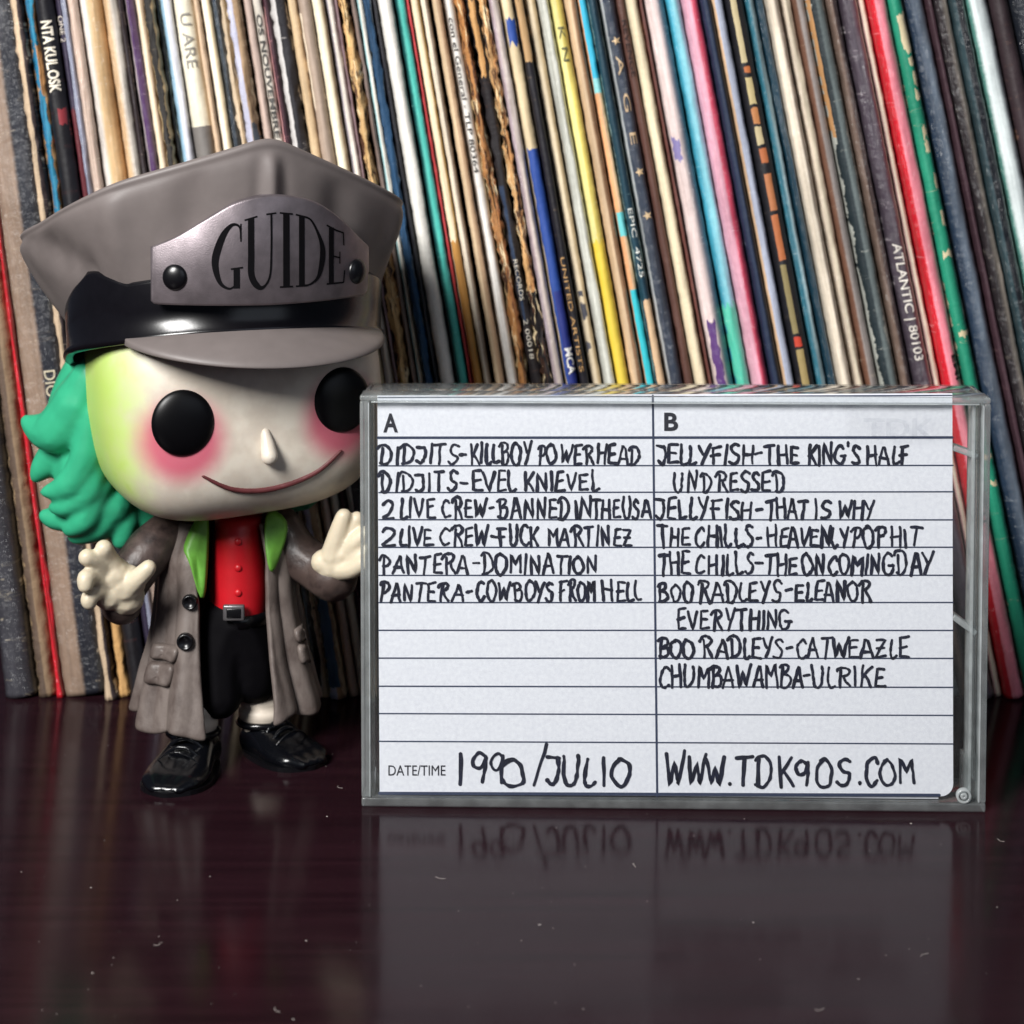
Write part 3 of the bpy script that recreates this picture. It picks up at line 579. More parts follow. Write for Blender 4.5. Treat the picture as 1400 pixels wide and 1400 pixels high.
part('rib_and_highlight', M['bright'], (hx-.135, hx-.112, -.006, .3, .18, CH-.14), bev=.004)
part('rib_and_highlight', M['edge'], (-hx+.20, -hx+.235, .1, .6, .18, CH-.14), bev=.01)
part('rib_and_highlight', M['bright'], (hx-.30, hx-.245, .1, .6, .18, CH-.14), bev=.015)
part('rib_and_highlight', M['edge'], (hx-.22, hx-.18, .1, .6, .55, CH-.14), bev=.01)
part('hinge_block', M['edge'], (hx-.40, hx-.13, .1, .5, .19, 1.0), bev=.05)
for (p0, p1) in (((1303, 612), (1336, 624)), ((1302, 842), (1334, 866))):       # hinge stops
    (x0, z0), (x1, z1) = on_case(*p0, .2), on_case(*p1, .2); bm = bmesh.new()
    a = math.atan2(z1-z0, x1-x0); Ln = math.hypot(x1-x0, z1-z0)
    box(bm, 0, Ln, -.08, .3, -.05, .05, .03)
    bmesh.ops.transform(bm, matrix=Matrix.Translation((x0, .22, z0)) @ Matrix.Rotation(-a, 4, 'Y'), verts=bm.verts)
    from_bm('hinge_stop', bm, M['bright'], case)
xh, zh = on_case(1318, 1089, 0.0)
def ring(name, r0, r1, y0, y1, mat):
    rings = [[(xh+r*math.cos(k*math.pi/16), y, zh+r*math.sin(k*math.pi/16)) for k in range(32)] for r, y in ((r1, y1), (r1, y0), (r0, y0), (r0, y1), (r1, y1))]
    V, F = loft(rings); return mk(name, V, F, mat, case)
ring('hinge_pin', .09, .13, -.012, .1, M['bright']); ring('hinge_pin', .012, .06, -.014, .1, M['bright'])
# moulded maker's mark on the lid: shallow recess frame with raised letters
x0, z0 = on_case(1156, 556, 0); x1, z1 = on_case(1300, 602, 0)
bm = bmesh.new(); box(bm, x0, x1, -.012, -.001, z1, z0, .01)
from_bm('moulded_panel', bm, mat_thin('clear_moulding', (.995,.995,.995), .35), case)
tv, tf, tw, th_ = text_mesh('TDK', 1.0, .02); tx0, tz0 = on_case(1180, 599, 0); tx1, tz1 = on_case(1278, 572, 0)
V2 = [(tx0+(v.x/tw)*(tx1-tx0), -.020, tz0+v.y/th_*(tz1-tz0)) for v in tv]; n = len(V2)
mk('moulded_lettering', V2+[(a, -.0125, c) for a, b, c in V2], tf+[], mat_thin('clear_letter', (.93,.935,.945), .8), case, False)

# ================================================================== INLAY CARD
card = thing('inlay_card', 'white ruled inlay card with handwritten song list, inside the clear cassette case', 'inlay card', (CX, .05, 0), CYAW)
YCARD = .135
def C(px, py, lift=0): x, z = on_case(px, py, YCARD); return (x, YCARD-lift, z)
c0, c1, c2, c3 = C(516, 541), C(1302, 538), C(1303, 1089), C(519, 1086)
def rounded_card():
    pts = [c0, c1]; r = .22
    x, z = c2[0], c2[2]
    pts += [(x, YCARD, z+r)] + [(x-r+r*math.cos(a), YCARD, z+r-r*math.sin(a)) for a in [k*math.pi/12 for k in range(1, 6)]] + [(x-r, YCARD, z)]
    pts += [c3]; return pts
fr = rounded_card(); nf = len(fr)
V = fr + [(a, YCARD+.03, c) for a, b, c in fr]
F = [tuple(range(nf-1, -1, -1)), tuple(range(nf, 2*nf))] + [(k, (k+1) % nf, (k+1) % nf+nf, k+nf) for k in range(nf)]
mk('paper', V, F, M['paper'], card, False)
bm = bmesh.new(); box(bm, c3[0], c2[0]-.25, YCARD+.035, 1.4, c3[2]-.0, c3[2]+.03, .005)     # folded spine flap along the bottom
from_bm('spine_flap', bm, M['paper'], card, False)

def ribbon_mesh(lines, lift, xf, ends=True):
    """lines: list of (points2d, width or widths); returns verts and faces in card space"""
    V = []; F = []
    for k, (pts, wd) in enumerate(lines):
        P2 = [Vector((p[0], p[1])) for p in pts]; P2 = [p for i, p in enumerate(P2) if i == 0 or (p-P2[i-1]).length > 1e-5]
        n = len(P2)
        if n < 2: continue
        W_ = wd if isinstance(wd, list) else [wd]*n
        y = lift + .0006*(k % 5); b = len(V)
        for i in range(n):
            d = (P2[min(i+1, n-1)]-P2[max(i-1, 0)]); d.normalize(); q = Vector((-d.y, d.x)); wv = W_[min(i, len(W_)-1)]/2
            V.append(xf(P2[i]+q*wv, y)); V.append(xf(P2[i]-q*wv, y))
        for i in range(n-1): F.append((b+2*i, b+2*i+1, b+2*i+3, b+2*i+2))
        for i in ((0, n-1) if ends else ()):                                                       # round ends
            c = len(V); V.append(xf(P2[i], y+.0003)); r = W_[min(i, len(W_)-1)]/2
            for a in range(10): V.append(xf(P2[i]+Vector((r*math.cos(a*math.pi/5), r*math.sin(a*math.pi/5))), y+.0003))
            for a in range(10): F.append((c, c+1+a, c+1+(a+1) % 10))
    return V, F
def cardxf(p, y): x, yy, z = C(p.x, p.y, y); return (x, yy, z)
# printed rules
rules = [([(517, 598.4), (1302, 598)], 3.6)]
for ya, yb in ((636.8,636.2),(673.4,672.2),(710.4,710.6),(748.2,748),(786.6,786.4),(823.8,823.6),(861.6,861.8),(899.6,900),(938,939.6),(975.5,978),(1013.4,1017)):
    rules.append(([(518, ya), (1303, yb)], 1.9))
rules.append(([(892.5, 541), (898.5, 1088)], 3.0)); rules.append(([(519, 1084.4), (1284, 1087)], 4.2)); rules.append(([(517, 543.4), (1301, 540.4)], 1.6))
V, F = ribbon_mesh(rules, .004, cardxf); mk('printed_rules', V, F, M['rule'], card, False)
def card_print(body, px0, px1, base, cap, weight):
    tv, tf, tw, th_ = text_mesh(body, 1.0, weight)
    mk('printed_lettering', [C(px0+v.x/tw*(px1-px0), base-v.y/th_*cap, .009) for v in tv], tf, M['print'], card, False)
card_print('A', 524, 544, 590, 25, .03); card_print('B', 908, 927, 588, 24, .03); card_print('DATE/TIME', 531, 609, 1060, 14, .0)
# handwriting: stroke alphabet in the writer's style, c = curve, l = straight strokes
G = {
'A': (.74, [('l',[(0,0),(.36,1),(.45,.9),(.74,0)]),('l',[(.1,.34),(.66,.36)])]),
'B': (.72, [('l',[(.14,.93),(.12,0)]),('c',[(-.06,.84),(.15,1),(.5,.95),(.56,.74),(.24,.55)]),('c',[(.24,.55),(.6,.52),(.7,.24),(.44,.0),(.04,.05)])]),
'C': (.62, [('c',[(.6,.86),(.4,1),(.12,.82),(0,.45),(.13,.1),(.36,0),(.62,.14)])]),
'D': (.78, [('l',[(.17,.86),(.17,0)]),('c',[(-.06,.82),(.14,1),(.5,.94),(.75,.62),(.68,.24),(.4,.0),(.1,.0)])]),
'E': (.58, [('l',[(.56,.98),(.1,.95),(.05,.03),(.6,.04)]),('l',[(.08,.5),(.48,.54)])]),
'F': (.62, [('l',[(.12,.96),(.1,0)]),('l',[(0,.95),(.62,1.0)]),('l',[(-.04,.46),(.46,.52)])]),
'G': (.72, [('c',[(.64,.86),(.4,1),(.1,.8),(.0,.4),(.18,.04),(.48,.0),(.68,.2),(.68,.42)]),('l',[(.42,.42),(.76,.43)])]),
'H': (.68, [('l',[(.05,1),(.05,0)]),('l',[(.63,1),(.63,0)]),('l',[(.05,.5),(.63,.53)])]),
'I': (.2, [('l',[(.11,.98),(.09,0)])]),
'J': (.56, [('l',[(.0,.98),(.5,.97)]),('c',[(.42,.97),(.52,.6),(.46,.2),(.25,.0),(.04,.16)])]),
'K': (.64, [('l',[(.08,1),(.08,0)]),('l',[(.6,.98),(.1,.42)]),('l',[(.2,.52),(.64,0)])]),
'L': (.46, [('c',[(.08,1),(.05,.4),(.1,.05),(.28,0),(.48,.10)])]),
'M': (.8, [('l',[(.03,0),(.07,1),(.4,.45),(.68,1),(.76,0)])]),
'N': (.7, [('l',[(.05,0),(.08,1),(.6,.03),(.64,1.02)])]),
'O': (.74, [('c',[(.34,1),(.06,.8),(.0,.42),(.2,.04),(.5,.02),(.72,.36),(.66,.8),(.36,1),(.28,.97)])]),
'P': (.62, [('l',[(.17,.92),(.15,-.03)]),('c',[(-.05,.8),(.15,1),(.5,.95),(.62,.7),(.42,.48),(.15,.46)])]),
'R': (.8, [('l',[(.25,.86),(.22,0)]),('c',[(-.05,.78),(.12,.97),(.5,1.02),(.7,.82),(.55,.62),(.32,.56)]),('l',[(.42,.56),(.56,.3),(.8,.0)])]),
'S': (.56, [('c',[(.54,.9),(.3,1),(.08,.82),(.25,.58),(.5,.4),(.48,.1),(.2,0),(0,.1)])]),
'T': (.7, [('l',[(0,.95),(.72,1)]),('l',[(.38,.97),(.34,0)])]),
'U': (.64, [('c',[(.03,1),(.02,.4),(.12,.06),(.34,0),(.54,.2),(.6,.6),(.61,1)])]),
'V': (.64, [('l',[(0,1),(.28,0),(.64,1.02)])]),
'W': (.9, [('l',[(0,1),(.2,.02),(.45,.72),(.62,.02),(.92,1.05)])]),
'Y': (.66, [('l',[(0,1),(.3,.5)]),('l',[(.66,1.02),(.2,-.02)])]),
'Z': (.64, [('l',[(.02,.97),(.6,.97),(.0,.02),(.65,.05)]),('l',[(.1,.5),(.52,.52)])]),
'2': (.58, [('c',[(0,.76),(.2,1),(.5,.9),(.5,.65),(.25,.3),(0,.02)]),('l',[(0,.02),(.58,.04)])]),
'1': (.2, [('l',[(.12,1),(.08,0)])]),
'9': (.62, [('c',[(.56,.9),(.3,1),(.02,.78),(.12,.5),(.4,.5),(.56,.88)]),('c',[(.56,.96),(.54,.5),(.5,0)])]),
'0': (.7, [('c',[(.34,.9),(.06,.7),(.02,.2),(.3,-.06),(.62,.08),(.68,.6),(.4,.92),(.2,.86)])]),
'/': (.55, [('l',[(0,0),(.55,1)])]),
'-': (.5, [('l',[(0,.5),(.5,.53)])]),
'.': (.1, [('l',[(.0,0.02),(.05,.06)])]),
"'": (.12, [('l',[(.1,1.1),(.06,.86)])]),
}
def write(words, width=4.1, seed=0):
    lines = []; rg = random.Random(seed)
    for (txt, x0, x1, base, cap) in words:
        sp = .15; adv = []; x = 0
        for ch in txt: adv.append(x); x += G[ch][0]*rg.uniform(.97, 1.12)+sp*rg.uniform(.65, 1.6)
        tot = max(x-sp, .1); k = (x1-x0)/tot
        for ch, a in zip(txt, adv):
            bl = base+rg.uniform(-.9, .9); hc = cap*rg.uniform(.88, 1.10); sh = rg.uniform(-.08, .10); wob = rg.uniform(0, 50)
            for kind, pts in G[ch][1]:
                Q = []
                pp = [(p[0]+rg.uniform(-.05, .05), p[1]+rg.uniform(-.045, .045)) for p in pts]
                if kind == 'c': pp = [(v.x, v.y) for v in catmull([(*p, 0) for p in pp], 7)]
                else:
                    q2 = []
                    for u, v in zip(pp, pp[1:]):
                        for t in range(5): q2.append((lerp(u[0], v[0], t/5), lerp(u[1], v[1], t/5)))
                    pp = q2+[pp[-1]]
                for (gx, gy) in pp:
                    qx, qy = x0+(a+gx+sh*gy)*k, bl-gy*hc
                    Q.append((qx+1.3*noise.noise(Vector((qx*.09, qy*.09, seed))), qy+1.5*noise.noise(Vector((qx*.07, qy*.1, seed+40)))))
                w_ = width*rg.uniform(.85, 1.2); wd = [w_*(1+.45*noise.noise(Vector((i*.35, wob, kind == 'c')))) for i in range(len(Q))]
                lines.append((Q, wd))
    V, F = ribbon_mesh(lines, .010, cardxf)
    return mk('handwriting', V, F, M['pen'], card, False)
H = 26
TXT = [
 [('DIDJITS',519,625,634,25),('-',629,638,634,H),('KILLBOY',644,728,634,27),('POWERHEAD',735,873,634,H)],
 [('DIDJITS',519,625,671,25),('-',629,638,672,H),('EVEL',645,706,671,H),('KNIEVEL',717,818,671,H)],
 [('2',524,541,708,25),('LIVE',547,596,708,25),('CREW',605,664,708,H),('-',669,676,708,H),('BANNED',681,777,708,H),('IN',786,809,708,27),('THE',809,848,708,27),('USA',852,891,708,27)],
 [('2',524,541,746,25),('LIVE',546,593,746,25),('CREW',603,667,746,H),('-',671,678,746,H),('FUCK',682,736,746,H),('MARTINEZ',749,863,746,H)],
 [('PANTERA',521,639,784,H),('-',646,654,784,H),('DOMINATION',659,816,784,H)],
 [('PANTERA',519,634,821,H),('-',639,646,821,H),('COWBOYS',652,757,821,H),('FROM',765,815,821,H),('HELL',824,878,821,H)],
 [('JELLYFISH',899,1028,634,H),('-',1033,1041,634,H),('THE',1045,1092,634,H),("KING'S",1104,1175,634,H),('HALF',1186,1243,634,H)],
 [('UNDRESSED',922,1075,672,27)],
 [('JELLYFISH',897,1027,709,H),('-',1034,1042,709,H),('THAT',1047,1105,709,H),('IS',1114,1136,709,H),('WHY',1146,1194,709,27)],
 [('THE',900,943,747,27),('CHILLS',951,1029,747,28),('-',1034,1040,747,H),('HEAVENLY',1049,1160,747,H),('POP',1164,1210,747,27),('HIT',1218,1259,747,H)],
 [('THE',900,943,785,28),('CHILLS',951,1029,785,28),('-',1033,1043,785,H),('THE',1046,1091,785,H),('ONCOMING',1097,1222,785,27),('DAY',1224,1274,784,28)],
 [('BOO',900,950,822,H),('RADLEYS',954,1068,822,27),('-',1073,1082,822,H),('ELEANOR',1087,1191,822,27)],
 [('EVERYTHING',926,1080,860,H)],
 [('BOO',900,950,899,25),('RADLEYS',959,1069,899,27),('-',1075,1082,899,H),('CAT',1090,1136,899,H),('WEAZLE',1138,1242,899,27)],
 [('CHUMBAWAMBA',902,1097,939,29),('-',1099,1106,938,H),('ULRIKE',1111,1209,938,27)],
 [('1',628,634,1071,41),('99',644,690,1070,40),('0',687,717,1072,40),('/',729,747,1074,54),('JULIO',746,861,1073,38)],
 [('WWW',911,992,1073,41),('.',998,1002,1074,30),('TDK',1005,1084,1075,38),('90S',1088,1164,1074,36),('.',1174,1178,1072,30),('COM',1183,1253,1072,34)],
]
for i, t_ in enumerate(TXT): write(t_, 3.8 if i < 15 else 4.5, i*5+1)

# ================================================================== TOY FIGURE
FX, FY = -5.4, 3.1
fig = thing('toy_figure', 'big-headed vinyl toy figure in a grey peaked cap and long grey coat', 'toy figure', (FX, FY, 0))
def Fp(px, py, dy): p = W(px, py, FY+dy); return Vector((p.x-FX, dy, p.z))
YAW = R(21)
def place(o, roll=0, off=(0,0,0), piv=(0,0,6.5)):
    m = Matrix.Translation((0,0,.02)) @ Matrix.Diagonal((1,1,1.052,1)) @ Matrix.Translation(off) @ Matrix.Rotation(YAW, 4, 'Z') @ Matrix.Translation(piv) @ Matrix.Rotation(roll, 4, 'Y') @ Matrix.Translation(Vector(piv)*-1)
    o.data.transform(m); return o
# ---- head
HA, HB, HC = 2.66, 2.2, 2.0; HZ = 6.55; NE = 3.4; ROLL = R(-4.5); HOFF = (.15, -.1, 0)
def head_r(d): return (abs(d[0]/HA)**NE+abs(d[1]/HB)**NE+abs(d[2]/HC)**NE)**(-1/NE)
def face_y(x, z):
    v = 1-abs(x/HA)**NE-abs((z-HZ)/HC)**NE; return -HB*max(v, .01)**(1/NE)
bm = bmesh.new(); bmesh.ops.create_uvsphere(bm, u_segments=96, v_segments=64, radius=1)
for v in bm.verts:
    d = v.co.normalized(); v.co = d*head_r(d)
    k = 1-.05*max(0, -v.co.z)/HC; v.co.x *= k
    v.co.z += HZ
head = from_bm('head', bm, M['head'], fig)
at = head.data.attributes.new('face', 'FLOAT_VECTOR', 'POINT')
for i, v in enumerate(head.data.vertices): at.data[i].vector = (v.co.x, v.co.y, v.co.z-HZ)
place(head, ROLL, HOFF)
for ex in (-1.42, 1.52):
    rings = []
    ez = HZ+.02
    bm = bmesh.new(); bmesh.ops.create_uvsphere(bm, u_segments=40, v_segments=24, radius=1, matrix=Matrix.Translation((ex, face_y(ex, ez)+.02, ez)) @ Matrix.Rotation(R(-6 if ex < 0 else 8), 4, 'Z') @ Matrix.Diagonal((.56, .17, .57, 1)))
    place(from_bm('eye', bm, M['eye'], head), ROLL, HOFF)
nz_ = chain([(.03, face_y(0, 6.25)+.02, 6.22), (.04, face_y(0, 6.0)-.06, 5.98), (.04, face_y(0, 5.9)-.12, 5.82)], [.09, .14, .16])
place(blob('nose', nz_, M['head'], head, .03, 3), ROLL, HOFF)
nm = bpy.data.objects[head.children[-1].name]; at = nm.data.attributes.new('face', 'FLOAT_VECTOR', 'POINT')
V, F = [], []
mp = catmull([(-1.15, 5.62, 0), (-.6, 5.3, 0), (.1, 5.2, 0), (.9, 5.36, 0), (1.45, 5.7, 0)], 10)
sp_ = []
for i, p in enumerate(mp):
    k = math.sin(math.pi*(i+.6)/(len(mp)+.2)); sp_.append((p.x, face_y(p.x, p.y)+.0, p.y, .03+.03*k))
place(blob('mouth', [s for a, b in zip(sp_, sp_[1:]) for s in (a, tuple((u+v)/2 for u, v in zip(a, b)))], M['lip'], head, .025, 2), ROLL, HOFF)
# ---- hair
hs = []
def lock(pts, radii): hs.extend(chain([Fp(*p) for p in pts], radii))
lock([(116,505,.3),(104,560,.6),(108,630,.6),(135,690,.6)], [.40,.58,.58,.45])
lock([(128,510,-.3),(112,552,-.1),(78,588,.0),(52,585,.1),(32,573,.2)], [.36,.58,.46,.28,.07])
lock([(105,590,.5),(78,620,.5),(58,640,.5),(48,654,.5)], [.42,.36,.24,.10])
lock([(126,560,-.4),(120,620,-.35),(96,662,-.3),(60,673,-.2)], [.26,.34,.30,.09])
lock([(128,620,-.3),(122,668,-.25),(92,690,-.2),(72,694,-.1)], [.24,.30,.24,.10])
lock([(120,670,.3),(98,700,.3),(76,708,.3),(60,704,.3)], [.42,.36,.24,.12])
lock([(132,665,-.1),(116,708,-.1),(94,724,0)], [.34,.30,.14])
lock([(150,690,.2),(132,715,.2),(104,732,.2)], [.45,.38,.18])
lock([(160,695,.4),(168,715,.3),(166,738,.3)], [.4,.30,.20])
lock([(118,610,.4),(124,680,.4),(190,715,.8)], [.6,.62,.45])
hs += [(0.3, 1.6, 5.9, 1.5), (.9, 1.5, 5.6, 1.3), (-.6, 1.6, 5.7, 1.4)]
blob('hair', hs, M['hair'], fig, .05, 4)
# ---- cap
cap = link('cap', None, fig)
TILT = .2
def ell(a, rx, ry): return rx*math.sin(a), -ry*math.cos(a)
BRX, BRY = 2.95, 2.72
def zt(y, z): return z - TILT*y
NB = 120
def band_top(a):
    d = math.degrees(a)
    return interp([(-180,8.0),(-112,8.0),(-69,8.76),(-64,8.74),(-48,8.45),(-20,8.5),(58,8.5),(90,8.3),(180,8.0)], d)
def band_bot(a): return 7.42 - .30*max(0, -math.cos(a))
rings = []
for (dr, f) in ((-.12, 0.0), (.03, 0.0), (.06, .05), (.05, .10), (.0, .14), (.0, .5), (.02, .93), (.0, 1.0), (-.2, 1.02)):
    rg = []
    for k in range(NB):
        a = -math.pi+2*math.pi*k/NB; x, y = ell(a, BRX+dr, BRY+dr); z = lerp(band_bot(a), band_top(a), f); rg.append((x, y, zt(y, z)))
    rings.append(rg)
V, F = loft(rings); ob = place(mk('cap_band', V, F, M['band'], cap))
corners = [(-162,3.25,9.15),(-106,3.76,9.42),(-82,3.52,9.78),(-50,3.28,10.52),(3,2.9,11.32),(60,3.42,10.12),(112,3.5,9.75),(160,3.25,9.3),(198,3.25,9.15)]
def corner(a):
    d = math.degrees(a)
    if d < -162: d += 360
    for (a0, r0, z0), (a1, r1, z1) in zip(corners, corners[1:]):
        if a0 <= d <= a1+1e-6:
            p0 = Vector((r0*math.sin(R(a0)), -r0*math.cos(R(a0)), z0)); p1 = Vector((r1*math.sin(R(a1)), -r1*math.cos(R(a1)), z1))
            dirv = Vector((math.sin(R(d)), -math.cos(R(d)))); A = p1-p0                       # where the ray at d meets the chord
            den = A.x*dirv.y-A.y*dirv.x; t = (p0.y*dirv.x-p0.x*dirv.y)/den
            q = p0+A*t; s = 4*t*(1-t); q.x += dirv.x*.16*s; q.y += dirv.y*.16*s; q.z -= .02*s
            return q
raw = [corner(-math.pi+2*math.pi*k/240) for k in range(240)]
def smooth_ring(r, n):
    for _ in range(n): r = [(r[i-1]+r[i]*2+r[(i+1) % len(r)])/4 for i in range(len(r))]
    return r
CRN = smooth_ring(raw, 16)
low = []
for k in range(240):
    a = -math.pi+2*math.pi*k/240; x, y = ell(a, BRX-.1, BRY-.1); low.append(Vector((x, y, zt(y, band_top(math.atan2(math.sin(a), math.cos(a)))-.22))))
cen = Vector((0, .1, 10.0))
def mixr(A, B, t, out=0, up=0):
    r = []
    for p, q in zip(A, B):
        v = p.lerp(q, t); h = Vector((v.x, v.y, 0)).normalized(); r.append(v+h*out+Vector((0,0,up)))
    return r
rings = [low, mixr(low, CRN, .18, .05), mixr(low, CRN, .4, .09), mixr(low, CRN, .65, .12), mixr(low, CRN, .84, .11), mixr(low, CRN, .90, .065), mixr(low, CRN, .935, .035), mixr(low, CRN, .965, .06), CRN,
         [p.lerp(cen, .03)+Vector((0,0,.035)) for p in CRN], [p.lerp(cen, .09)+Vector((0,0,.02)) for p in CRN], [p.lerp(cen, .3)+Vector((0,0,-.02)) for p in smooth_ring(CRN, 20)], [p.lerp(cen, .7) for p in smooth_ring(CRN, 60)], [p.lerp(cen, .98) for p in smooth_ring(CRN, 60)]]
# soft creases running down from the corners
for ri, am in ((1,.05),(2,.12),(3,.12),(4,.07)):
    for k in range(240):
        d = -180+1.5*k; cz = .045*math.exp(-((d-3)/1.6)**2)-.05*math.exp(-((d-7.5)/2.5)**2)-.05*math.exp(-((d+1.5)/2.5)**2)
        cz -= .16*math.exp(-((d+57+8*ri)/4.0)**2)*(1 if ri in (1,2,3) else .4); cz += .07*math.exp(-((d+67+8*ri)/5.0)**2)
        for c in (-103,-50,3,60,112):
            e = (d-c)/4.5; cz += math.exp(-e*e)*am*.8
        for c in (-78,-24,30):
            e = (d-c)/7.0; cz -= math.exp(-e*e)*am*.9
        p = rings[ri][k]; h = Vector((p.x, p.y, 0)).normalized(); rings[ri][k] = p+h*cz
V, F = loft(rings, True, False, True); ob = place(mk('crown', V, F, M['cap'], cap))
m = ob.modifiers.new('s', 'SUBSURF'); m.levels = m.render_levels = 1; bake(ob)
# visor
rows = []
A0, A1 = R(-50), R(60); NV = 60
for (f, dz) in ((0,-.06),(.15,-.06),(.5,-.07),(.85,-.07),(.97,-.05),(1,0),(.97,.05),(.85,.06),(.5,.06),(.15,.05),(0,.05)):
    rg = []
    for k in range(NV+1):
        t = k/NV; a = lerp(A0, A1, t); wv = .98*math.sin(math.pi*t)**.8+.012
        x, y = ell(a, BRX-.02+wv*f, BRY-.02+wv*f*.85); drop = .55*(wv*f)**1.3
        rg.append((x, y, zt(y if f == 0 else ell(a, BRX, BRY)[1], 7.48)-drop+dz))
    rows.append(rg)
V, F = loft(rows, False); ob = place(mk('visor', V, F, M['cap'], cap)); ob.modifiers.new('s', 'SUBSURF').render_levels = 1; bake(ob)
# badge plate: outline in millimetre-true (u, v), wrapped on the front of the crown
BO = [(-1.98,.98),(-1.9,.05),(-1.6,.0),(0,-.02),(1.7,.0),(1.88,.06),(1.98,.86),(1.62,1.12),(1.05,1.62),(.6,1.86),(0,1.95),(-.5,1.86),(-1.0,1.58),(-1.5,1.22)]
def plate_pt(u, v, out):
    Rr = 3.1; a = u*1.085/Rr+.035; n = Vector((math.sin(a), -math.cos(a), 0)); base = Vector((0, .12, 0))+n*(Rr+out)
    return (base.x, base.y-.02*v+.0, 7.98+TILT*2.6+v*.95)
import itertools
outl = []
for i, p in enumerate(BO):
    q = BO[(i+1) % len(BO)]
    if p[1] > 1.0 and q[1] > 1.0: continue
outl = [(-1.93,.07),(-1.86,.01),(-1.2,0),(-.6,-.01),(0,-.02),(.6,-.01),(1.2,0),(1.8,.01),(1.88,.08)] + [(v.x, v.y) for v in catmull([(1.98,.86,0),(1.62,1.12,0),(1.1,1.55,0),(.62,1.82,0),(0,1.93,0),(-.55,1.82,0),(-1.0,1.55,0),(-1.5,1.22,0),(-1.98,1.0,0)], 5)]
def plate_strip(out, sh):
    """grid of columns between the bottom and the top edge"""
    us = [-1.93+3.86*k/60 for k in range(61)]; pts = outl
    def ext(u, up):
        best = None; n = len(pts)
        for i in range(n):
            a, b = pts[i], pts[(i+1) % n]
            if (a[0]-u)*(b[0]-u) <= 0 and a[0] != b[0]:
                v = a[1]+(b[1]-a[1])*(u-a[0])/(b[0]-a[0])
                if best is None or (up and v > best) or (not up and v < best): best = v
        return best
    return us, [ext(u, False) for u in us], [ext(u, True) for u in us]
us, bo, to = plate_strip(0, 0)
rows = []
for (ins, out) in ((0,-.25),(0,.10),(.015,.135),(.05,.15)):
    ring_ = []
    uu = [max(-1.93+ins, min(1.93-ins, u)) for u in us]
    ring_ += [plate_pt(u, b+ins, out) for u, b in zip(uu, bo)] + [plate_pt(u, t_-ins, out) for u, t_ in reversed(list(zip(uu, to)))]
    rows.append(ring_)
V, F = loft(rows); nr = len(rows[0]); b = 3*nr
for i in range(60): F.append((b+i, b+i+1, b+nr-2-i, b+nr-1-i))
ob = place(mk('badge', V, F, M['badge'], cap))
for u, v in ((-1.52,.5),(1.58,.47)):
    c = Vector(plate_pt(u, v, .15)); a = u/3.1
    bm = bmesh.new(); bmesh.ops.create_uvsphere(bm, u_segments=28, v_segments=16, radius=1, matrix=Matrix.Translation(c) @ Matrix.Rotation(a, 4, 'Z') @ Matrix.Diagonal((.22,.10,.22,1)))
    place(from_bm('rivet', bm, M['black'], cap))
# condensed serif lettering that follows the arched top
def arch(u): return lerp(.98, 1.42, max(0, 1-(abs(u-.02)/1.25)**1.7))
def Lt(u0, u1, segs):
    out = []
    for pts, wd in segs: out.append(([(lerp(u0, u1, p[0]), p[1]) for p in pts], [q*1.0 for q in wd] if isinstance(wd, list) else wd))
    return out
def cm(pts, n=8): return [(v.x, v.y) for v in catmull([(*p, 0) for p in pts], n)]
def wr(n, f): return [f(i/(n-1)) for i in range(n)]
gl = []
cpts = cm([(.95,.74),(.9,.93),(.62,1.0),(.3,.86),(.06,.5),(.2,.13),(.52,.0),(.8,.06)]); gl += Lt(-1.12,-.62,[(cpts, wr(len(cpts), lambda t: .03+.10*math.exp(-((t-.52)/.22)**2))), ([(.95,.97),(.95,.70)], .025), ([(.8,.0),(.8,.30)], .11), ([(.6,.31),(1.02,.31)], .03)])
ul = cm([(.2,1.0),(.2,.5),(.22,.16),(.5,.0),(.78,.14),(.84,.5),(.84,1.0)]); gl += Lt(-.58,-.02,[(ul, wr(len(ul), lambda t: .11 if t < .42 else lerp(.11,.035,min(1,(t-.42)/.16)))), ([(.0,1.0),(.4,1.0)], .03), ([(.68,1.0),(1.0,1.0)], .03)])
gl += Lt(.03,.30,[([(.5,1),(.5,.5),(.5,0)], .12), ([(.05,1),(.95,1)], .03), ([(.05,0),(.95,0)], .03)])
dl = cm([(.2,.99),(.55,.97),(.88,.7),(.94,.45),(.8,.14),(.5,.015),(.2,.01)]); gl += Lt(.33,.92,[([(.22,1),(.22,.5),(.22,0)], .11), (dl, wr(len(dl), lambda t: .03+.09*math.exp(-((t-.5)/.2)**2))), ([(.02,1),(.4,1)], .03), ([(.02,0),(.4,0)], .03)])
gl += Lt(.95,1.40,[([(.28,1),(.28,.5),(.28,0)], .11), ([(.05,1),(.5,1),(.9,.99)], .03), ([(.05,0),(.5,0),(.93,0)], .03), ([(.28,.5),(.7,.5)], .03), ([(.72,.62),(.72,.38)], .025), ([(.9,1),(.93,.74)], .03), ([(.93,0),(.98,.24)], .03)])
def badgexf(p, y): return plate_pt(p.x*.88+.06, .30+p.y, .152+y)
gl2 = [([(x, v*arch(x)-.02*0) for x, v in [(q[0], q[1]*.92) for q in pts]], wd) for pts, wd in gl]
V, F = ribbon_mesh(gl2, .004, badgexf, False); place(mk('badge_lettering', V, F, M['ink'], cap, False))
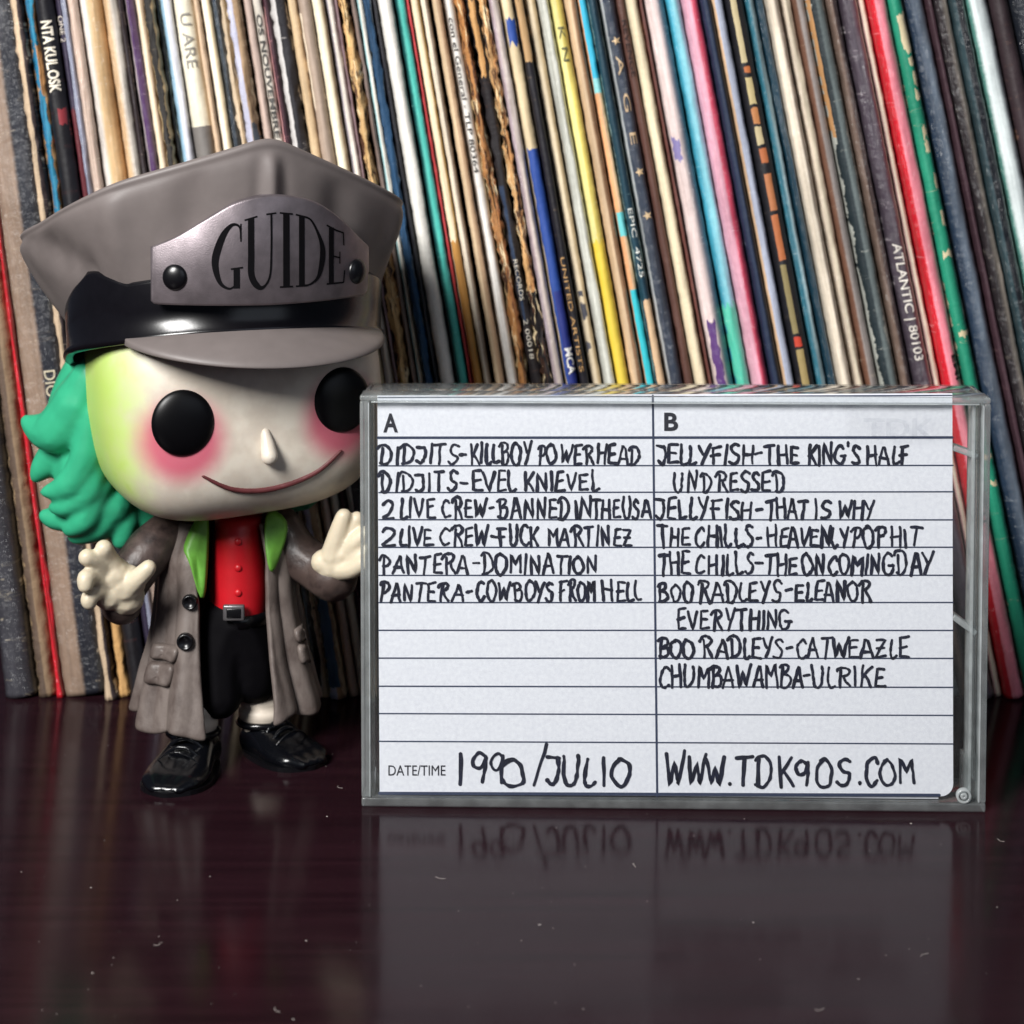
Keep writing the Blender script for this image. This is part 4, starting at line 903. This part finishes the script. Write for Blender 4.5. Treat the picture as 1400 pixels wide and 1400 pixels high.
# ---- coat
def coat_r(z): return interp([(.6,1.74),(1.2,1.62),(2,1.40),(3,1.24),(3.9,1.22),(4.5,.95)], z), interp([(.6,1.32),(2,1.12),(3,.95),(3.9,.9),(4.5,.6)], z)
def coat_front(x, z):
    rx, ry = coat_r(z); return -ry*math.sqrt(max(.02, 1-(x/rx)**2))
V = []; nz2, na = 34, 120; rows = []
for i in range(nz2+1):
    f = i/nz2; row = []
    for k in range(na+1):
        t = k/na; z_top = 4.55
        aL = lerp(R(9), R(25), f); aR = lerp(R(34), R(42), f)
        phi = lerp(-aL, -(2*math.pi-aR), t)
        hem = .72 + .06*math.sin(phi*9)+ .28*max(0, math.sin(-phi))*0 + .18*(1-abs(math.cos(phi/2+.2)))
        if abs(phi) < 1.0: hem += .0
        if -phi > 1.1 and -phi < 2.0: hem += .16
        if -phi > 4.2: hem += .2
        z = lerp(hem, z_top, f); rx, ry = coat_r(z)
        fo = .10*math.sin(phi*11+1.5*f)*(1-f)**1.0 + .04*math.sin(phi*23+2*f)*(1-f)**.6 + .03*noise.noise(Vector((phi*2.5, f*6, 3)))
        row.append(((rx+fo)*math.sin(phi), -(ry+fo)*math.cos(phi), z))
    rows.append(row)
V, F = loft(rows, False); coat = mk('coat', V, F, M['coat'], fig)
m = coat.modifiers.new('t', 'SOLIDIFY'); m.thickness = .11; m.offset = -1; m = coat.modifiers.new('s', 'SUBSURF'); m.levels = m.render_levels = 1; bake(coat)
from mathutils.bvhtree import BVHTree
coat_bvh = BVHTree.FromPolygons([v.co.copy() for v in coat.data.vertices], [tuple(p.vertices) for p in coat.data.polygons])
def on_coat(x, z, out):
    h = coat_bvh.ray_cast(Vector((x, -6, z)), Vector((0, 1, 0)))
    if h[0] is None or h[0].y > .2:
        q = coat_bvh.find_nearest(Vector((x, -.3, z))); p, n = q[0], q[1]
    else: p, n = h[0], h[1]
    if n.y > 0: n = -n
    n = (n+Vector((0,-1.2,0))).normalized(); return tuple(p+n*out)
for px, py, r in ((259,824,.145),(254,876,.16)):
    c = Fp(px, py, -1.05); y = on_coat(c.x, c.z, 0)[1]-.05
    rings = [[(c.x+rr*math.cos(k*math.pi/12), y+dy, c.z+rr*math.sin(k*math.pi/12)) for k in range(24)] for rr, dy in ((r, .1), (r, 0), (r*.9, -.05), (r*.72, -.05), (r*.62, -.01), (r*.02, -.01))]
    Vb, Fb = loft(rings); mk('button', Vb, Fb, M['black'], coat)
def pocket(px0, px1, py0, py1, lean):
    def pt(u, v, out):
        c = Fp(lerp(px0, px1, u)+lean*(v-.5), lerp(py0, py1, v), -1.0); return on_coat(c.x, c.z, .0+out)
    V = []; F = []
    for (va, vb) in ((0, .40), (.44, 1)):
        rows = []
        for s, out in ((0,-.12),(0,.06),(.07,.12),(.2,.15),(.42,.13)):
            r_ = []
            for (u, v) in [(s,s),(.25,s),(.47,s),(.53,s),(.75,s),(1-s,s),(1-s,.5),(1-s,1-s),(.75,1-s),(.53,1-s),(.47,1-s),(.25,1-s),(s,1-s),(s,.5)]:
                u = min(max(u, s), 1-s); r_.append(pt(u, lerp(va, vb, v), out-(.03 if .45 < u < .55 else 0)))
            rows.append(r_)
        v_, f_ = loft(rows, True, False, True); b = len(V); V += v_; F += [tuple(b+q for q in f) for f in f_]
    o = mk('pocket', V, F, M['coat'], coat); m = o.modifiers.new('s', 'SUBSURF'); m.levels = m.render_levels = 1; bake(o)
pocket(199, 240, 884, 940, -14); pocket(402, 428, 868, 918, 10)
def lapel(poly, thick=.09):
    c = [Fp(px, py, -.95) for px, py in poly]; cx = sum(p.x for p in c)/len(c); cz = sum(p.z for p in c)/len(c); rows = []
    for s, out in ((1,-.1),(1,.05),(.9,thick),(.55,thick+.03)):
        r_ = []
        for p in c:
            x = cx+(p.x-cx)*s; z = cz+(p.z-cz)*s; q = on_coat(x, z, .03); r_.append((x, min(q[1], -.5)-out, z))
        rows.append(r_)
    v_, f_ = loft(rows, True, False, True); o = mk('lapel', v_, f_, M['green'], coat); m = o.modifiers.new('s', 'SUBSURF'); m.levels = m.render_levels = 1; bake(o); o['label'] = 'bright green lapel'
lapel([(281,700),(282,740),(282,790),(279,828),(270,812),(262,775),(252,758),(246,752),(258,722),(270,706)])
lapel([(357,705),(372,704),(392,720),(388,745),(378,775),(370,792),(364,775),(359,745)])
# ---- torso under the coat
V, F = loft([[((.50+.06*math.sin(i*.35))*1.05*math.sin(k*math.pi/16), -.72*math.cos(k*math.pi/16)*(1 if i < 12 else .9)-.02, 2.55+i*.16) for k in range(32)] for i in range(14)], True, True, True)
shirt = mk('shirt', V, F, M['red'], fig); sm = Fp(320, 760, -.9)
for v in shirt.data.vertices: v.co.x += sm.x
for py in (742, 778, 812):
    c = Fp(325, py, -.8); bm = bmesh.new(); bmesh.ops.create_uvsphere(bm, u_segments=16, v_segments=10, radius=1, matrix=Matrix.Translation((c.x, -.735, c.z)) @ Matrix.Diagonal((.07,.04,.07,1))); from_bm('shirt_button', bm, M['red'], shirt)
tr = chain([Fp(318,850,-.2), Fp(300,900,-.35), Fp(300,952,-.5)], [.62,.50,.44]) + chain([Fp(322,850,-.2), Fp(343,895,-.15), Fp(347,926,-.1)], [.62,.54,.52])
blob('shorts', tr, M['cloth'], fig, .05, 3)
belt = link('belt', None, fig)
V, F = loft([[(sm.x+.60*math.sin(k*math.pi/16)*s, -.78*math.cos(k*math.pi/16)*s, z) for k in range(32)] for s, z in ((.9,2.62),(1,2.62),(1.0,2.86),(.9,2.86))]); mk('belt_strap', V, F, M['black'], belt)
c = Fp(319, 839, -.95); bm = bmesh.new(); box(bm, c.x-.20, c.x+.20, -.93, -.80, c.z-.15, c.z+.15, .035)
bm2 = from_bm('buckle', bm, M['buckle'], belt)
bm = bmesh.new(); box(bm, c.x-.13, c.x+.14, -.95, -.90, c.z-.09, c.z+.09, .02); from_bm('buckle_plate', bm, M['black'], belt)
# ---- arms and hands
blob('coat_sleeve', chain([Fp(240,722,0), Fp(205,752,-.5), Fp(172,800,-.9), Fp(166,826,-1.15)], [.45,.47,.42,.40]), M['sleeve'], fig, .05, 3)
blob('coat_sleeve', chain([Fp(382,722,0), Fp(405,755,-.1), Fp(436,778,-.3), Fp(455,788,-.5)], [.45,.45,.46,.5]), M['sleeve'], fig, .05, 3)
h = [(*Fp(166,798,-1.5), .42, (1.1,.8,.95)), (*Fp(155,785,-1.55), .34), (*Fp(150,810,-1.5), .34), (*Fp(172,815,-1.35), .36)]
h += chain([Fp(172,805,-1.5), Fp(188,791,-1.7), Fp(203,776,-1.75)], [.28,.19,.15])
h += chain([Fp(158,780,-1.6), Fp(148,762,-1.75), Fp(142,750,-1.9)], [.22,.18,.17])
h += chain([Fp(148,788,-1.6), Fp(132,768,-1.9), Fp(119,762,-2.05)], [.21,.17,.165])
h += chain([Fp(146,802,-1.6), Fp(128,790,-1.9), Fp(118,790,-2.1), Fp(117,800,-2.15)], [.2,.17,.17,.15])
h += chain([Fp(150,815,-1.5), Fp(134,808,-1.8), Fp(122,818,-1.95), Fp(122,824,-1.95)], [.2,.17,.16,.14])
blob('hand', h, M['hand'], fig, .03, 2)
h = [(*Fp(457,770,-.75), .36, (1.05,.8,1)), (*Fp(442,768,-.75), .24), (*Fp(470,756,-.8), .30)]
h += chain([Fp(456,760,-.8), Fp(463,730,-.9), Fp(470,706,-.95)], [.26,.2,.155])
h += chain([Fp(470,752,-.8), Fp(478,728,-.85), Fp(488,710,-.85)], [.24,.18,.155])
h += chain([Fp(474,758,-.85), Fp(486,742,-1.0), Fp(500,730,-1.05)], [.22,.18,.16])
h += chain([Fp(474,768,-.85), Fp(490,758,-1.0), Fp(505,752,-1.05)], [.22,.18,.15])
h += chain([Fp(466,778,-.85), Fp(482,778,-1.05), Fp(496,770,-1.2)], [.22,.18,.15])
blob('hand', h, M['hand'], fig, .03, 2)
# ---- feet
def foot(ankle, heel, toe, wid):
    ax, ay = ankle; hx_, hy = heel; tx, ty = toe
    V, F = loft([[(ax+r*math.cos(k*math.pi/14), ay+r*.95*math.sin(k*math.pi/14), z) for k in range(28)] for r, z in ((.36,.35),(.40,.62),(.47,.74),(.47,.86),(.41,.92),(.45,1.0),(.44,1.10),(.36,1.2),(.3,1.32))])
    mk('sock', V, F, M['sock'], fig)
    d = Vector((tx-hx_, ty-hy, 0)); L_ = d.length; d.normalize(); q = Vector((-d.y, d.x, 0)); sp = []
    n = 22
    for i in range(n):
        t = i/(n-1); w_ = wid*interp([(0,.38),(.3,.42),(.65,.52),(.85,.5),(1,.34)], t); hh = interp([(0,.52),(.25,.58),(.45,.46),(.65,.36),(.85,.30),(1,.2)], t)
        c = Vector((hx_, hy, 0))+d*(L_*t)
        for s in (-.55, 0, .55): 
            cc = c+q*(s*w_); sp.append((cc.x, cc.y, hh*.55, w_*.62, (1,1,hh/(w_*.62)*.62)))
    shoe = blob('shoe', sp, M['shoe'], fig, .04, 3, lambda v: Vector((v.x, v.y, max(v.z, .05))))
    ol = []
    for k in range(40):
        a = 2*math.pi*k/40; t = .5-.5*math.cos(a); t = t*1.16-.08; w_ = wid*.93*interp([(-.08,.0),(0,.42),(.3,.60),(.65,.70),(.85,.66),(1,.45),(1.08,.0)], t)
        c = Vector((hx_, hy, 0))+d*(L_*(t*1.12-.06))+q*(w_*(1 if a < math.pi else -1)); ol.append(c)
    ol = smooth_ring(ol, 2)
    V, F = loft([[ (p.x, p.y, z) for p in ol] for z in (.0, .09)], True, True, True); mk('sole', V, F, M['black'], shoe, False)
    for i in range(2):
        c = Vector((hx_, hy, 0))+d*(L_*(.42+.13*i)); z = .70-.10*i
        pts = [c+q*(s*wid*.30)+Vector((0,0,z-.16*s*s)) for s in (-1,-.5,0,.5,1)]
        blob('shoelace', chain(pts, [.045,.055,.055,.045], .5), M['shoe'], shoe, .025, 1)
    pts = [Vector((hx_, hy, 0))+d*(L_*(.66+.06*(1-s*s)))+q*(s*wid*.46)+Vector((0,0,.60-.30*s*s)) for s in (-1,-.6,-.2,.2,.6,1)]
    blob('toe_seam', chain(pts, [.02,.022,.02], .5), M['shoe'], shoe, .018, 1)
    rim = [(ax+.47*math.cos(k*math.pi/10), ay+.45*math.sin(k*math.pi/10), .66, .06) for k in range(0)]+[(ax+.46*math.cos(k*math.pi/32), ay+.44*math.sin(k*math.pi/32), .62, .075) for k in range(64)]
    blob('shoe_collar', rim, M['shoe'], shoe, .04, 1)
foot((-.60,-.52), (-.50,-.48), (-.82,-2.2), 1.02)
foot((.64,.15), (.54,.32), (1.58,-.75), .98)
